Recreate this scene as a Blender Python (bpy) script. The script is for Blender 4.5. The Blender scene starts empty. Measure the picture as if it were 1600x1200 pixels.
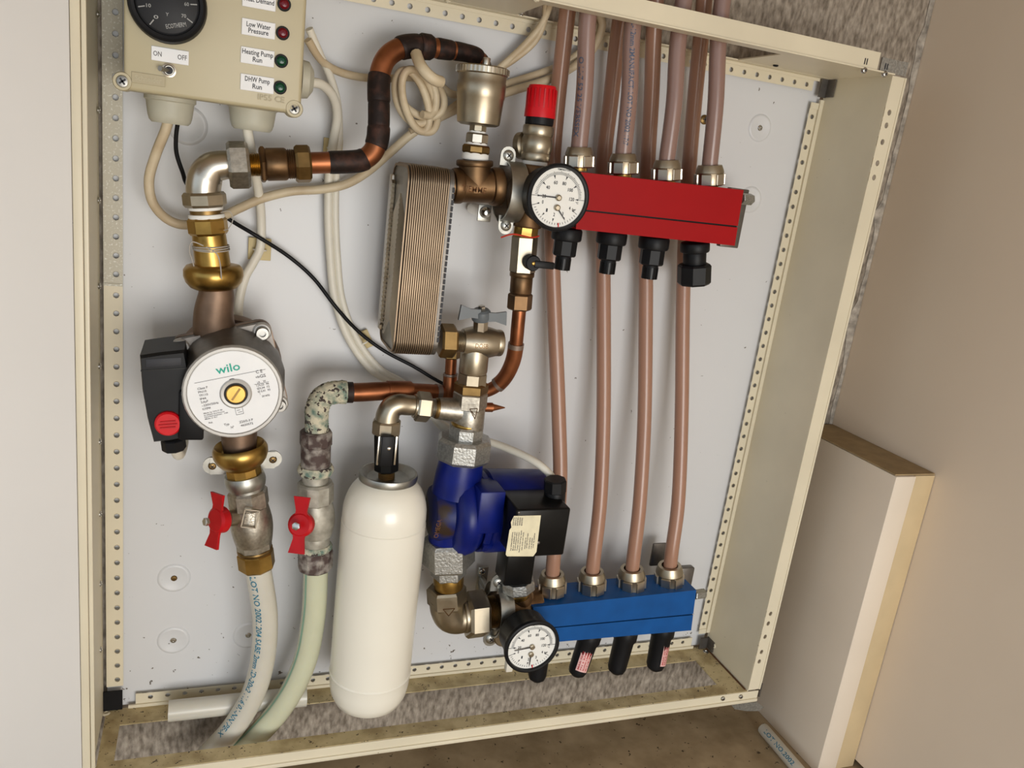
import bpy, bmesh, math, random
from mathutils import Vector, Matrix
random.seed(7)
scene = bpy.context.scene
COL = scene.collection
# ------------------------------------------------------------------ camera
# world: X right along the cabinet, Y into the wall (0 = rear flange of cabinet), Z up, metres
CR = [(0.9348, -0.3324, 0.1253), (0.0260, -0.2879, -0.9573), (0.3543, 0.8981, -0.2605)]
CP = Vector((0.0761, -0.8125, 0.5941)); FPX = 1252.94
right, down, fwd = (Vector(r).normalized() for r in CR)
down = fwd.cross(right).normalized(); right = down.cross(fwd).normalized()
cam_d = bpy.data.cameras.new('camera'); cam = bpy.data.objects.new('camera', cam_d); COL.objects.link(cam)
cam.matrix_world = Matrix(((right.x, -down.x, -fwd.x, CP.x), (right.y, -down.y, -fwd.y, CP.y), (right.z, -down.z, -fwd.z, CP.z), (0, 0, 0, 1)))
cam_d.sensor_fit = 'HORIZONTAL'; cam_d.sensor_width = 36; cam_d.lens = 36 * FPX / 1600; cam_d.clip_start = 0.01
scene.camera = cam
# ------------------------------------------------------------------ light
vs = scene.view_settings
vs.view_transform = 'Standard'; vs.look = 'None'; vs.gamma = 1; vs.use_curve_mapping = False; vs.exposure = 0.10
world = bpy.data.worlds.new('World'); scene.world = world; world.use_nodes = True
bgn = world.node_tree.nodes['Background']; bgn.inputs[0].default_value = (0.76, 0.88, 1.0, 1); bgn.inputs[1].default_value = 1.02
def area(name, loc, target, sx, sy, power, col):
    l = bpy.data.lights.new(name, 'AREA'); l.shape = 'RECTANGLE'; l.size = sx; l.size_y = sy; l.energy = power; l.color = col
    o = bpy.data.objects.new(name, l); COL.objects.link(o); o.location = loc
    o.rotation_euler = (Vector(target) - Vector(loc)).to_track_quat('-Z', 'Y').to_euler()
    return o
area('soft_key_light', (0.38, -1.95, 0.16), (0.0, 0, 0.05), 0.9, 0.8, 22, (1.0, 0.975, 0.93))  # added soft key light standing in for daylight from behind the camera

# ------------------------------------------------------------------ pixel helpers (a pixel is only a direction; the distance is given)
def ray(px, py): return right * ((px - 800) / FPX) + down * ((py - 600) / FPX) + fwd
def P(px, py, d=0.07):            # on the plane d metres in front of the rear flange
    v = ray(px, py); return CP + v * ((-d - CP.y) / v.y)
def PZ(px, py, z):
    v = ray(px, py); return CP + v * ((z - CP.z) / v.z)
def PX(px, py, x):
    v = ray(px, py); return CP + v * ((x - CP.x) / v.x)
def sc(p): return (p - CP).dot(fwd) / FPX      # metres per pixel at p
def path(l): return [P(*q) for q in l]
YN = Vector((0, -1, 0)); XA = Vector((1, 0, 0)); ZA = Vector((0, 0, 1))

# ------------------------------------------------------------------ materials
MATS = {}
def mat(name, c, rough=0.5, metal=0.0, var=0.12, scale=60, bump=0.0, c2=None, thr=None, spec=0.5, coat=0.0, stretch=None, rvar=0.0, sss=0.0, trans=0.0, detail=4, emit=None, bscale=None):
    m = bpy.data.materials.new(name); m.use_nodes = True; nt = m.node_tree; n = nt.nodes; b = n['Principled BSDF']
    b.inputs['Roughness'].default_value = rough; b.inputs['Metallic'].default_value = metal
    b.inputs['Specular IOR Level'].default_value = spec; b.inputs['Coat Weight'].default_value = coat
    if sss: b.inputs['Subsurface Weight'].default_value = sss; b.inputs['Subsurface Radius'].default_value = (0.004, 0.003, 0.002); b.inputs['Subsurface Scale'].default_value = 1.0
    if trans: b.inputs['Transmission Weight'].default_value = trans
    if emit: b.inputs['Emission Color'].default_value = (*emit[:3], 1); b.inputs['Emission Strength'].default_value = emit[3]
    tc = n.new('ShaderNodeTexCoord'); mp = n.new('ShaderNodeMapping'); nt.links.new(tc.outputs['Object'], mp.inputs[0])
    if stretch: mp.inputs['Scale'].default_value = stretch
    nz = n.new('ShaderNodeTexNoise'); nz.inputs['Scale'].default_value = scale; nz.inputs['Detail'].default_value = detail
    nt.links.new(mp.outputs[0], nz.inputs['Vector'])
    rp = n.new('ShaderNodeValToRGB'); nt.links.new(nz.outputs[0], rp.inputs[0])
    if c2 is None:
        a = tuple(x * (1 - var) for x in c); d = tuple(min(1, x * (1 + var)) for x in c)
        rp.color_ramp.elements[0].position = 0.3; rp.color_ramp.elements[1].position = 0.7
    else:
        a, d = c, c2; t = thr or (0.42, 0.6)
        rp.color_ramp.elements[0].position, rp.color_ramp.elements[1].position = t
    rp.color_ramp.elements[0].color = (*a, 1); rp.color_ramp.elements[1].color = (*d, 1)
    nt.links.new(rp.outputs[0], b.inputs['Base Color'])
    if rvar:
        mr = n.new('ShaderNodeMapRange'); mr.inputs['To Min'].default_value = max(0.03, rough - rvar); mr.inputs['To Max'].default_value = min(1, rough + rvar)
        nt.links.new(nz.outputs[0], mr.inputs[0]); nt.links.new(mr.outputs[0], b.inputs['Roughness'])
    if bump:
        bp = n.new('ShaderNodeBump'); bp.inputs['Strength'].default_value = bump; bp.inputs['Distance'].default_value = 0.001
        if bscale:
            nb = n.new('ShaderNodeTexNoise'); nb.inputs['Scale'].default_value = bscale; nb.inputs['Detail'].default_value = 3; nt.links.new(mp.outputs[0], nb.inputs['Vector'])
            nt.links.new(nb.outputs[0], bp.inputs['Height'])
        else: nt.links.new(nz.outputs[0], bp.inputs['Height'])
        nt.links.new(bp.outputs[0], b.inputs['Normal'])
    MATS[name] = m
    return m
def speck(name, dark, thr=0.70, scale=170, low=None):
    """sprinkle small dirt specks (denser towards zlow) over an existing material's colour"""
    nt = MATS[name].node_tree; n = nt.nodes; b = n['Principled BSDF']
    src = b.inputs['Base Color'].links[0].from_socket
    tc = n.new('ShaderNodeTexCoord'); nz = n.new('ShaderNodeTexNoise'); nz.inputs['Scale'].default_value = scale; nz.inputs['Detail'].default_value = 2; nz.inputs['Roughness'].default_value = 0.7
    nt.links.new(tc.outputs['Object'], nz.inputs['Vector'])
    val = nz.outputs[0]
    if low:
        sx = n.new('ShaderNodeSeparateXYZ'); nt.links.new(tc.outputs['Object'], sx.inputs[0])
        mr = n.new('ShaderNodeMapRange'); mr.inputs['From Min'].default_value = low[0]; mr.inputs['From Max'].default_value = low[1]; mr.inputs['To Min'].default_value = low[2]; mr.inputs['To Max'].default_value = 0
        nt.links.new(sx.outputs[2], mr.inputs[0])
        ad = n.new('ShaderNodeMath'); ad.operation = 'ADD'; nt.links.new(val, ad.inputs[0]); nt.links.new(mr.outputs[0], ad.inputs[1]); val = ad.outputs[0]
    rp = n.new('ShaderNodeValToRGB'); rp.color_ramp.elements[0].position = thr; rp.color_ramp.elements[1].position = thr + 0.035
    rp.color_ramp.elements[0].color = (0, 0, 0, 1); rp.color_ramp.elements[1].color = (1, 1, 1, 1); nt.links.new(val, rp.inputs[0])
    mx = n.new('ShaderNodeMix'); mx.data_type = 'RGBA'; nt.links.new(rp.outputs[0], mx.inputs[0]); nt.links.new(src, mx.inputs[6]); mx.inputs[7].default_value = (*dark, 1)
    nt.links.new(mx.outputs[2], b.inputs['Base Color'])
mat('panel_white', (0.64, 0.64, 0.645), 0.38, var=0.02, scale=5); speck('panel_white', (0.12, 0.10, 0.08), 0.735, 130, (0.0, 0.10, 0.075))
mat('cream', (0.69, 0.62, 0.465), 0.42, var=0.05, scale=12); speck('cream', (0.15, 0.10, 0.05), 0.76, 120)
mat('cream_dirty', (0.36, 0.27, 0.13), 0.6, c2=(0.58, 0.47, 0.26), scale=40, thr=(0.35, 0.6)); speck('cream_dirty', (0.06, 0.04, 0.02), 0.64, 220)
mat('cream_door', (0.70, 0.69, 0.675), 0.45, var=0.02, scale=6)
mat('speckled_reflection', (0.50, 0.465, 0.37), 0.45, 0.0, c2=(0.75, 0.74, 0.68), scale=520, thr=(0.56, 0.70))  # cream-grey with pale specks that paint a reflection into the colour
mat('wall_paint', (0.78, 0.66, 0.525), 0.55, var=0.03, scale=5); speck('wall_paint', (0.30, 0.22, 0.15), 0.80, 60)
mat('board_paint', (0.74, 0.64, 0.52), 0.5, var=0.04, scale=7)
mat('board_tan', (0.56, 0.43, 0.25), 0.65, var=0.07, scale=20)
mat('board_brown', (0.33, 0.235, 0.12), 0.8, var=0.15, scale=60)
mat('concrete', (0.15, 0.12, 0.09), 0.95, c2=(0.46, 0.395, 0.32), scale=150, thr=(0.3, 0.74), bump=0.9, stretch=(1.5, 1.5, 0.6), detail=9)
mat('floor_concrete', (0.25, 0.175, 0.09), 0.95, c2=(0.42, 0.31, 0.18), scale=26, thr=(0.3, 0.7), bump=0.5, detail=9); speck('floor_concrete', (0.06, 0.04, 0.02), 0.66, 110)
mat('plaster', (0.36, 0.32, 0.27), 0.9, var=0.5, scale=90, bump=0.6)
mat('overhang_paint', (0.42, 0.33, 0.24), 0.8, var=0.05)
mat('box_beige', (0.46, 0.40, 0.255), 0.42, var=0.025, scale=10)
mat('gland_grey', (0.47, 0.45, 0.36), 0.5, var=0.06, scale=60)
mat('black', (0.007, 0.007, 0.008), 0.45, var=0.2, spec=0.22)
mat('stripe_green', (0.25, 0.42, 0.30), 0.4)
mat('steel_dark', (0.30, 0.29, 0.27), 0.4, 0.9, var=0.2, scale=60)
mat('black_gloss', (0.005, 0.005, 0.005), 0.3, var=0.2, spec=0.2)
mat('dial_face', (0.018, 0.018, 0.02), 0.5, var=0.1, spec=0.25)
mat('mark_grey', (0.30, 0.30, 0.29), 0.6)
mat('ink', (0.02, 0.02, 0.025), 0.6)
mat('ink_blue', (0.02, 0.17, 0.26), 0.6)
mat('ink_soft', (0.13, 0.12, 0.12), 0.6)
mat('ink_slate', (0.06, 0.08, 0.13), 0.6)
mat('green_logo', (0.0, 0.36, 0.26), 0.5, var=0.02)
mat('sticker', (0.80, 0.80, 0.80), 0.45, var=0.02)
mat('sticker_cream', (0.74, 0.67, 0.46), 0.5, var=0.08, scale=90)
mat('sticker_pink', (0.72, 0.42, 0.39), 0.5, var=0.06)
mat('led_red', (0.13, 0.003, 0.008), 0.2, spec=0.35)
mat('led_green', (0.003, 0.05, 0.02), 0.2, spec=0.35)
mat('nickel', (0.42, 0.365, 0.275), 0.38, 1.0, var=0.16, scale=45, bump=0.10, rvar=0.08)
mat('nickel_bright', (0.56, 0.51, 0.43), 0.3, 1.0, var=0.10, scale=40, rvar=0.08)
mat('nickel_rough', (0.42, 0.39, 0.335), 0.42, 1.0, var=0.2, scale=300, bump=0.15)
mat('chrome', (0.74, 0.71, 0.65), 0.25, 1.0, var=0.06)
mat('steel_screw', (0.55, 0.54, 0.51), 0.25, 1.0, var=0.15)
mat('zinc', (0.42, 0.415, 0.38), 0.42, 1.0, var=0.22, scale=60, rvar=0.1)
mat('galv', (0.42, 0.42, 0.40), 0.42, 0.9, var=0.22, scale=420, bump=0.5)
mat('brass', (0.42, 0.265, 0.075), 0.33, 1.0, var=0.3, scale=40, rvar=0.12)
mat('brass_dark', (0.22, 0.14, 0.055), 0.42, 1.0, var=0.35, scale=50, rvar=0.12)
mat('bronze', (0.17, 0.10, 0.05), 0.45, 0.95, var=0.4, scale=50, bump=0.12, rvar=0.12)
mat('pump_bronze', (0.19, 0.125, 0.085), 0.5, 0.8, var=0.3, scale=40, bump=0.15)
mat('copper', (0.29, 0.105, 0.045), 0.4, 0.9, var=0.4, scale=30, rvar=0.12)
mat('copper_dark', (0.022, 0.014, 0.012), 0.55, 0.4, c2=(0.075, 0.034, 0.024), scale=110, thr=(0.45, 0.75), bump=0.5, rvar=0.15, spec=0.3)
mat('solder', (0.30, 0.23, 0.19), 0.45, 0.8)
mat('alu_dark', (0.17, 0.155, 0.14), 0.42, 0.8, var=0.12, scale=160, bump=0.1)
mat('alu_light', (0.44, 0.425, 0.40), 0.5, 0.6, var=0.05)
mat('crust', (0.13, 0.20, 0.16), 0.95, c2=(0.60, 0.55, 0.41), scale=110, thr=(0.36, 0.60), bump=1.0, detail=9); speck('crust', (0.06, 0.045, 0.04), 0.575, 170)
mat('corroded', (0.085, 0.055, 0.048), 0.7, 0.3, c2=(0.44, 0.40, 0.35), scale=110, thr=(0.42, 0.72), bump=0.7, detail=9); speck('corroded', (0.33, 0.40, 0.36), 0.66, 70)
mat('corroded_light', (0.32, 0.295, 0.245), 0.55, 0.6, c2=(0.56, 0.535, 0.46), scale=80, thr=(0.35, 0.66), bump=0.4, detail=8)
mat('handle_red', (0.45, 0.004, 0.008), 0.4, var=0.12, spec=0.3)
mat('cap_red', (0.58, 0.004, 0.01), 0.35, var=0.05, spec=0.3)
mat('manifold_red', (0.33, 0.001, 0.003), 0.5, var=0.05, scale=20, spec=0.2)
mat('manifold_blue', (0.004, 0.075, 0.27), 0.5, var=0.12, scale=40, spec=0.25)
mat('pump_blue', (0.002, 0.009, 0.13), 0.35, var=0.25, scale=40, bump=0.2, spec=0.3)
mat('pump_rust', (0.003, 0.010, 0.10), 0.45, 0.0, c2=(0.035, 0.02, 0.012), scale=28, thr=(0.45, 0.55), spec=0.3)
mat('handle_grey', (0.105, 0.12, 0.13), 0.4, var=0.06)
mat('tank_white', (0.84, 0.80, 0.69), 0.28, var=0.03, scale=8, coat=0.2); speck('tank_white', (0.14, 0.10, 0.06), 0.80, 90)
mat('tape', (0.82, 0.81, 0.77), 0.6, var=0.05)
mat('cable_white', (0.72, 0.68, 0.58), 0.45, var=0.05, scale=40)
mat('cable_tan', (0.50, 0.39, 0.25), 0.5, c2=(0.62, 0.52, 0.36), scale=30)
mat('pex', (0.27, 0.165, 0.135), 0.26, var=0.05, scale=9, sss=0.3)
mat('pex_back', (0.36, 0.195, 0.13), 0.28, var=0.05, scale=9, sss=0.3)
mat('hose_clear', (0.60, 0.57, 0.49), 0.3, var=0.05, scale=20, sss=0.4)
mat('hose_green', (0.58, 0.58, 0.42), 0.26, var=0.06, scale=20, sss=0.4)
mat('pad_yellow', (0.55, 0.43, 0.19), 0.5, var=0.08)
mat('string', (0.40, 0.37, 0.33), 0.8)
mat('plates', (0.25, 0.185, 0.125), 0.42, 0.85, var=0.2, scale=30)
mat('plates_lite', (0.46, 0.36, 0.245), 0.36, 0.9, var=0.2, scale=30)
mat('rust', (0.10, 0.04, 0.012), 0.9, var=0.4, scale=90)
mat('label_emboss', (0.40, 0.34, 0.21), 0.45, var=0.02)
mat('red_thread', (0.55, 0.03, 0.01), 0.6)
mat('gauge_white', (0.80, 0.79, 0.745), 0.4, var=0.01)

# ------------------------------------------------------------------ mesh builder
def perp(a):
    a = a.normalized(); c = (CP - Vector((0.3, 0, 0.4))).normalized()
    u = (c - a * c.dot(a))
    if u.length < 0.15: u = ZA - a * ZA.dot(a)
    if u.length < 0.15: u = XA - a * XA.dot(a)
    u.normalize(); return u, a.cross(u)
def smooth(pts, k=8, closed=False):
    n = len(pts); out = []
    rng = range(n if closed else n - 1)
    for i in rng:
        if closed: p0, p1, p2, p3 = pts[(i - 1) % n], pts[i], pts[(i + 1) % n], pts[(i + 2) % n]
        else: p0, p1, p2, p3 = pts[max(i - 1, 0)], pts[i], pts[i + 1], pts[min(i + 2, n - 1)]
        for j in range(k):
            t = j / k
            out.append(0.5 * ((2 * p1) + (p2 - p0) * t + (2 * p0 - 5 * p1 + 4 * p2 - p3) * t * t + (3 * p1 - p0 - 3 * p2 + p3) * t ** 3))
    if not closed: out.append(pts[-1].copy())
    return out
class MB:
    def __init__(s): s.v = []; s.f = []
    def add(s, v, f):
        o = len(s.v); s.v += [Vector(q) for q in v]; s.f += [tuple(i + o for i in q) for q in f]; return s
    def loft(s, rings, cap0=True, cap1=True, closed=False):
        n = len(rings[0]); v = [p for r in rings for p in r]; f = []
        m = len(rings)
        for i in range(m if closed else m - 1):
            a = i * n; b = ((i + 1) % m) * n
            for j in range(n): f.append((a + j, a + (j + 1) % n, b + (j + 1) % n, b + j))
        if not closed:
            if cap0: f.append(tuple(range(n - 1, -1, -1)))
            if cap1: f.append(tuple((m - 1) * n + j for j in range(n)))
        return s.add(v, f)
    def lathe(s, o, ax, prof, n=24, rot=0.0, u=None):       # prof: (t along axis, radius)
        ax = ax.normalized()
        if u is None: u, w = perp(ax)
        else: w = ax.cross(u)
        rings = [[o + ax * t + (u * math.cos(rot + 2 * math.pi * j / n) + w * math.sin(rot + 2 * math.pi * j / n)) * max(r, 1e-5) for j in range(n)] for t, r in prof]
        return s.loft(rings)
    def hexp(s, o, ax, t0, t1, r, n=6, rot=None, ch=0.12):
        if rot is None: rot = math.pi / n
        L = t1 - t0; c = min(r * ch, L * 0.3)
        return s.lathe(o, ax, [(t0, r * 0.90), (t0 + c, r), (t1 - c, r), (t1, r * 0.90)], n, rot)
    def tube(s, pts, r, n=12, closed=False):
        m = len(pts); rad = r if isinstance(r, (list, tuple)) else [r] * m
        tans = []
        for i in range(m):
            a = pts[(i - 1) % m] if closed else pts[max(i - 1, 0)]; b = pts[(i + 1) % m] if closed else pts[min(i + 1, m - 1)]
            tans.append((b - a).normalized())
        u, w = perp(tans[0]); rings = []
        for i in range(m):
            t = tans[i]; u = (u - t * u.dot(t)).normalized(); w = t.cross(u)
            rings.append([pts[i] + (u * math.cos(2 * math.pi * j / n) + w * math.sin(2 * math.pi * j / n)) * rad[i] for j in range(n)])
        return s.loft(rings, closed=closed)
    def box(s, c, half, ax=(XA, Vector((0, 1, 0)), ZA), bev=0.0, seg=2):
        bm = bmesh.new(); bmesh.ops.create_cube(bm, size=2)
        for v in bm.verts: v.co = Vector((v.co.x * half[0], v.co.y * half[1], v.co.z * half[2]))
        if bev: bmesh.ops.bevel(bm, geom=bm.edges[:], offset=bev, segments=seg, affect='EDGES', profile=0.5)
        bm.verts.index_update()
        s.add([c + ax[0] * v.co.x + ax[1] * v.co.y + ax[2] * v.co.z for v in bm.verts], [tuple(v.index for v in f.verts) for f in bm.faces])
        bm.free(); return s
    def prism(s, poly, vec):
        n = len(poly); return s.loft([poly, [p + vec for p in poly]])
    def text(s, body, o, u, v, width=None, height=None, mapf=None, align='CENTER'):
        tv, tf = text_mesh(body)
        xs = [p[0] for p in tv]; ys = [p[1] for p in tv]; w0 = max(xs) - min(xs); h0 = max(ys) - min(ys)
        if width and height: kx, ky = width / w0, height / 0.70
        elif width: kx = ky = width / w0
        else: kx = ky = height / 0.69
        ox = (min(xs) + max(xs)) / 2 if align == 'CENTER' else min(xs); oy = (min(ys) + max(ys)) / 2
        if mapf: s.add([mapf((x - ox) * kx, (y - oy) * ky) for x, y in tv], tf)
        else: s.add([o + u * ((x - ox) * kx) + v * ((y - oy) * ky) for x, y in tv], tf)
        return s
_TX = {}
def text_mesh(body):
    if body in _TX: return _TX[body]
    cu = bpy.data.curves.new('t', 'FONT'); cu.body = body; cu.size = 1; cu.resolution_u = 2; cu.offset = 0.014
    ob = bpy.data.objects.new('t', cu); COL.objects.link(ob)
    dg = bpy.context.evaluated_depsgraph_get(); me = bpy.data.meshes.new_from_object(ob.evaluated_get(dg))
    r = ([(v.co.x, v.co.y) for v in me.vertices], [tuple(p.vertices) for p in me.polygons])
    bpy.data.objects.remove(ob); bpy.data.curves.remove(cu); bpy.data.meshes.remove(me)
    _TX[body] = r; return r
def obj(name, mb, m, parent=None, off=Vector((0, 0, 0)), flat=False, ang=32):
    me = bpy.data.meshes.new(name); me.from_pydata([v - off for v in mb.v], [], mb.f); me.update()
    bm = bmesh.new(); bm.from_mesh(me); bmesh.ops.recalc_face_normals(bm, faces=bm.faces[:]) if not flat else None; bm.to_mesh(me); bm.free()
    me.materials.append(MATS[m])
    if not flat:
        me.shade_smooth(); me.set_sharp_from_angle(angle=math.radians(ang))
    o = bpy.data.objects.new(name, me); COL.objects.link(o)
    if parent: o.parent = parent
    return o
class Thing:
    def __init__(s, name, label, cat, loc, group=None):
        s.o = bpy.data.objects.new(name, None); COL.objects.link(s.o); s.o.empty_display_size = 0.01
        s.o.location = loc; s.off = Vector(loc); s.o['label'] = label; s.o['category'] = cat
        if group: s.o['group'] = group
    def part(s, name, mb, m, parent=None, label=None, flat=False, ang=32):
        o = obj(name, mb, m, parent or s.o, s.off, flat, ang)
        if label: o['label'] = label
        return o
def single(name, mb, m, label, cat, group=None, ang=32):
    off = sum(mb.v, Vector()) / len(mb.v)
    o = obj(name, mb, m, None, off, ang=ang); o.location = off; o['label'] = label; o['category'] = cat
    if group: o['group'] = group
    return o
def struct(name, mb, m, flat=False):
    o = obj(name, mb, m, flat=flat); o['kind'] = 'structure'; return o
def chain(T, p0, p1, segs, n=28, parent=None):
    """coaxial fitting parts; (name, material, kind, from, to, radius, radius2) in photo pixels along the axis p0->p1"""
    a = P(*p0); b = P(*p1); ax = b - a; M = ax.length; ax.normalize()
    L = math.hypot(p1[0] - p0[0], p1[1] - p0[1]); k = M / L; out = []
    for sg in segs:
        nm, mt, kd, t0, t1, r0 = sg[:6]; r1 = sg[6] if len(sg) > 6 else r0
        q = sc(a + ax * ((t0 + t1) / 2 * k)); t0 *= k; t1 *= k; r0 *= q; r1 *= q; mb = MB()
        if kd == 'r': mb.lathe(a, ax, [(t0, r0), (t1, r1)], n)
        elif kd == 'c':
            c = min(0.25 * (t1 - t0), 0.15 * r0); mb.lathe(a, ax, [(t0, r0 - c), (t0 + c * 0.3, r0 - c * 0.3), (t0 + c, r0), (t1 - c, r1), (t1 - c * 0.3, r1 - c * 0.3), (t1, r1 - c)], n)
        elif kd[0] == 'h':
            nn = int(kd[1:]) if len(kd) > 1 else 6; mb.hexp(a, ax, t0, t1, r0, nn)
        elif kd[0] == 'k':                                   # hex with a corner to the viewer
            nn = int(kd[1:]) if len(kd) > 1 else 6; mb.hexp(a, ax, t0, t1, r0, nn, rot=0.12)
        elif kd == 't':
            pf = []; c = max(3, int(round((t1 - t0) / 0.0016)))
            for i in range(c):
                z = t0 + (t1 - t0) * i / c; w = (t1 - t0) / c
                pf += [(z, r0 * 0.93), (z + w * 0.5, r0)]
            pf.append((t1, r0 * 0.93)); mb.lathe(a, ax, pf, n)
        elif kd == 'b':                                       # barrel, bulging
            pf = [(t0 + (t1 - t0) * i / 8, r0 + (r1 - r0) * math.sin(math.pi * i / 8)) for i in range(9)]; mb.lathe(a, ax, pf, n)
        out.append(T.part(nm, mb, mt, parent))
    return out
def screw(T, c, ax, r, h=0.002, m='steel_screw', parent=None, cross=True, name='screw'):
    mb = MB(); mb.lathe(c, ax, [(-0.001, r), (h * 0.4, r), (h * 0.8, r * 0.8), (h, r * 0.45), (h, 0.0001)], 14)
    o = T.part(name, mb, m, parent)
    if cross:
        u, w = perp(ax); mb = MB()
        for d, e in ((u, w), (w, u)): mb.box(c + ax * (h * 0.98), (r * 0.5, r * 0.11, 0.0002), (d, e, ax))
        T.part('slot', mb, 'ink', o)
    return o
def plate_holes(T, name, o, u, v, L, H, pitch, r, m, vpos=0.5, th=0.0012, parent=None, start=None, aspect=1.0):
    """perforated strip with real open holes; o = corner, u along, v across; thickness away from u x v"""
    mb = MB(); nrm = u.cross(v).normalized(); nh = int(L / pitch); m0 = (L - nh * pitch) / 2
    def rect(a, b): mb.box(o + u * ((a + b) / 2) + v * (H / 2) - nrm * (th / 2), ((b - a) / 2, H / 2, th / 2), (u, v, nrm))
    if m0 > 1e-5: rect(0, m0); rect(L - m0, L)
    for i in range(nh):
        a = m0 + i * pitch; cx, cy = a + pitch / 2, H * vpos
        outer = [(a + pitch, cy), (a + pitch, H), (cx, H), (a, H), (a, cy), (a, 0), (cx, 0), (a + pitch, 0)]
        inner = [(cx + r * math.cos(k * math.pi / 4), cy + r * aspect * math.sin(k * math.pi / 4)) for k in range(8)]
        w = [o + u * x + v * y for x, y in outer + inner]; w2 = [o + u * x + v * y - nrm * th for x, y in inner]
        f = [(k, (k + 1) % 8, 8 + (k + 1) % 8, 8 + k) for k in range(8)] + [(8 + k, 8 + (k + 1) % 8, 16 + (k + 1) % 8, 16 + k) for k in range(8)]
        mb.add(w + w2, f)
    return T.part(name, mb, m, parent, flat=False)

# ================================================================== the setting
FZ = -0.098; WY = 0.012; WX = 0.8745
mb = MB(); mb.add([(-1.6, WY, FZ), (WX, WY, FZ), (WX, WY, 1.8), (-1.6, WY, 1.8), (-1.6, WY + .1, FZ), (WX, WY + .1, FZ), (WX, WY + .1, 1.8), (-1.6, WY + .1, 1.8)], [(0, 1, 2, 3), (4, 5, 6, 7), (0, 1, 5, 4), (3, 2, 6, 7), (0, 3, 7, 4), (1, 2, 6, 5)]); struct('wall_back', mb, 'concrete')
mb = MB(); mb.box(Vector((WX + .05, -1.2 + WY, 0.56)), (.05, 1.2, 0.648)); struct('wall_right', mb, 'wall_paint')
mb = MB(); mb.box(Vector((-.1, -.62, 1.08)), (1.0, .72, .03)); struct('shade_overhang', mb, 'overhang_paint')  # unseen overhang, added and set low to darken the cabinet top
mb = MB(); mb.box(Vector((-.4, -3 + WY, FZ - .05)), (4, 3, .05)); struct('floor', mb, 'floor_concrete')
# crumbling plaster seam where the painted wall meets the concrete
mb = MB(); rr = random.Random(3)
pl = []; pr = []
for i in range(60):
    z = FZ + 0.02 + i * (1.1 / 59); pl.append(Vector((WX - 0.004 - 0.012 * rr.random() * (1 if (i % 9) < 3 else 0.25), WY - 0.0008, z))); pr.append(Vector((WX - 0.0005, WY - 0.0022, z)))
mb.add(pl + pr, [(i, i + 1, 60 + i + 1, 60 + i) for i in range(59)]); struct('trim_1', mb, 'plaster')

# ================================================================== cabinet
D = 0.099; XL, XR = -0.016, 0.736; ZB, ZT = -0.0165, 0.735
T = Thing('utility_cabinet', 'cream metal heating cabinet shell with perforated edge strips', 'cabinet', (0, 0, 0)); cab = T
bp = MB(); bp.box(Vector((.36, .0065, .3595)), (.376, .0005, .376)); back = T.part('back_panel', bp, 'panel_white', label='white painted back panel')
# perforated rear flanges
def flange(o, u, v, L, H, vpos=.5, m='cream', pitch=.0172, r=.0027):
    return plate_holes(T, 'rear_flange', o, u, v, L, H, pitch, r, m, vpos)
flange(Vector((XL, 0, 0.012)), ZA, XA, .430, .016, .66, m='cream')
flange(Vector((XL, 0, 0.442)), ZA, XA, .280, .016, .66, m='speckled_reflection')  # upper stretch carries the painted reflection specks
flange(Vector((.72, 0, 0.006)), ZA, XA, .702, .0115, .45)
flange(Vector((.012, 0, -.0125)), XA, ZA, .70, .0125, .55)
flange(Vector((.012, 0, .7201)), XA, ZA, .706, .0115, .5)
mb = MB(); mb.box(Vector((.7335, -.0015, .36)), (.0025, .0015, .352)); T.part('edge_bead', mb, 'cream')
# sides
mb = MB(); mb.box(Vector((XL - .0036, -D / 2, .36)), (.0006, D / 2, .3765)); side_l = T.part('side_panel', mb, 'cream')
mb = MB(); mb.box(Vector((XR + .0005, -D / 2, .36)), (.0006, D / 2, .3765)); side_r = T.part('side_panel', mb, 'cream')
# channel in left side near the rear
mb = MB(); mb.box(Vector((XL - .0024, -.052, .36)), (.0007, .026, .365)); T.part('side_channel', mb, 'cream', side_l)
# top panel with an open slot for the pipes
mb = MB(); mb.box(Vector((.36, -.006, ZT)), (.376, .006, .0006)); mb.box(Vector((.36, -D + .006, ZT)), (.376, .006, .0006))
mb.box(Vector((.165, -D / 2, ZT + .0002)), (.181, D / 2 - .006, .0006)); mb.box(Vector((.670, -D / 2, ZT + .0002)), (.066, D / 2 - .006, .0006)); T.part('top_panel', mb, 'cream')
mb = MB(); mb.box(Vector((.36, -.0005, .7335)), (.372, .0005, .0022)); T.part('top_riser', mb, 'cream')
# floor panel with rectangular cut-out
mb = MB(); z = ZB
mb.box(Vector((.36, -.0135, z)), (.376, .0135, .0006)); mb.box(Vector((.36, -.0895, z)), (.376, .0095, .0006))
mb.box(Vector((-.0085, -.0535, z)), (.0075, .0265, .0006)); mb.box(Vector((.7195, -.0535, z)), (.0165, .0265, .0006)); flo = T.part('floor_panel', mb, 'cream_dirty', label='stained cream floor tray with rectangular cut-out')
mb = MB(); mb.box(Vector((.36, -.001, z + .002)), (.355, .001, .0022)); T.part('floor_upstand', mb, 'cream', flo)
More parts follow.
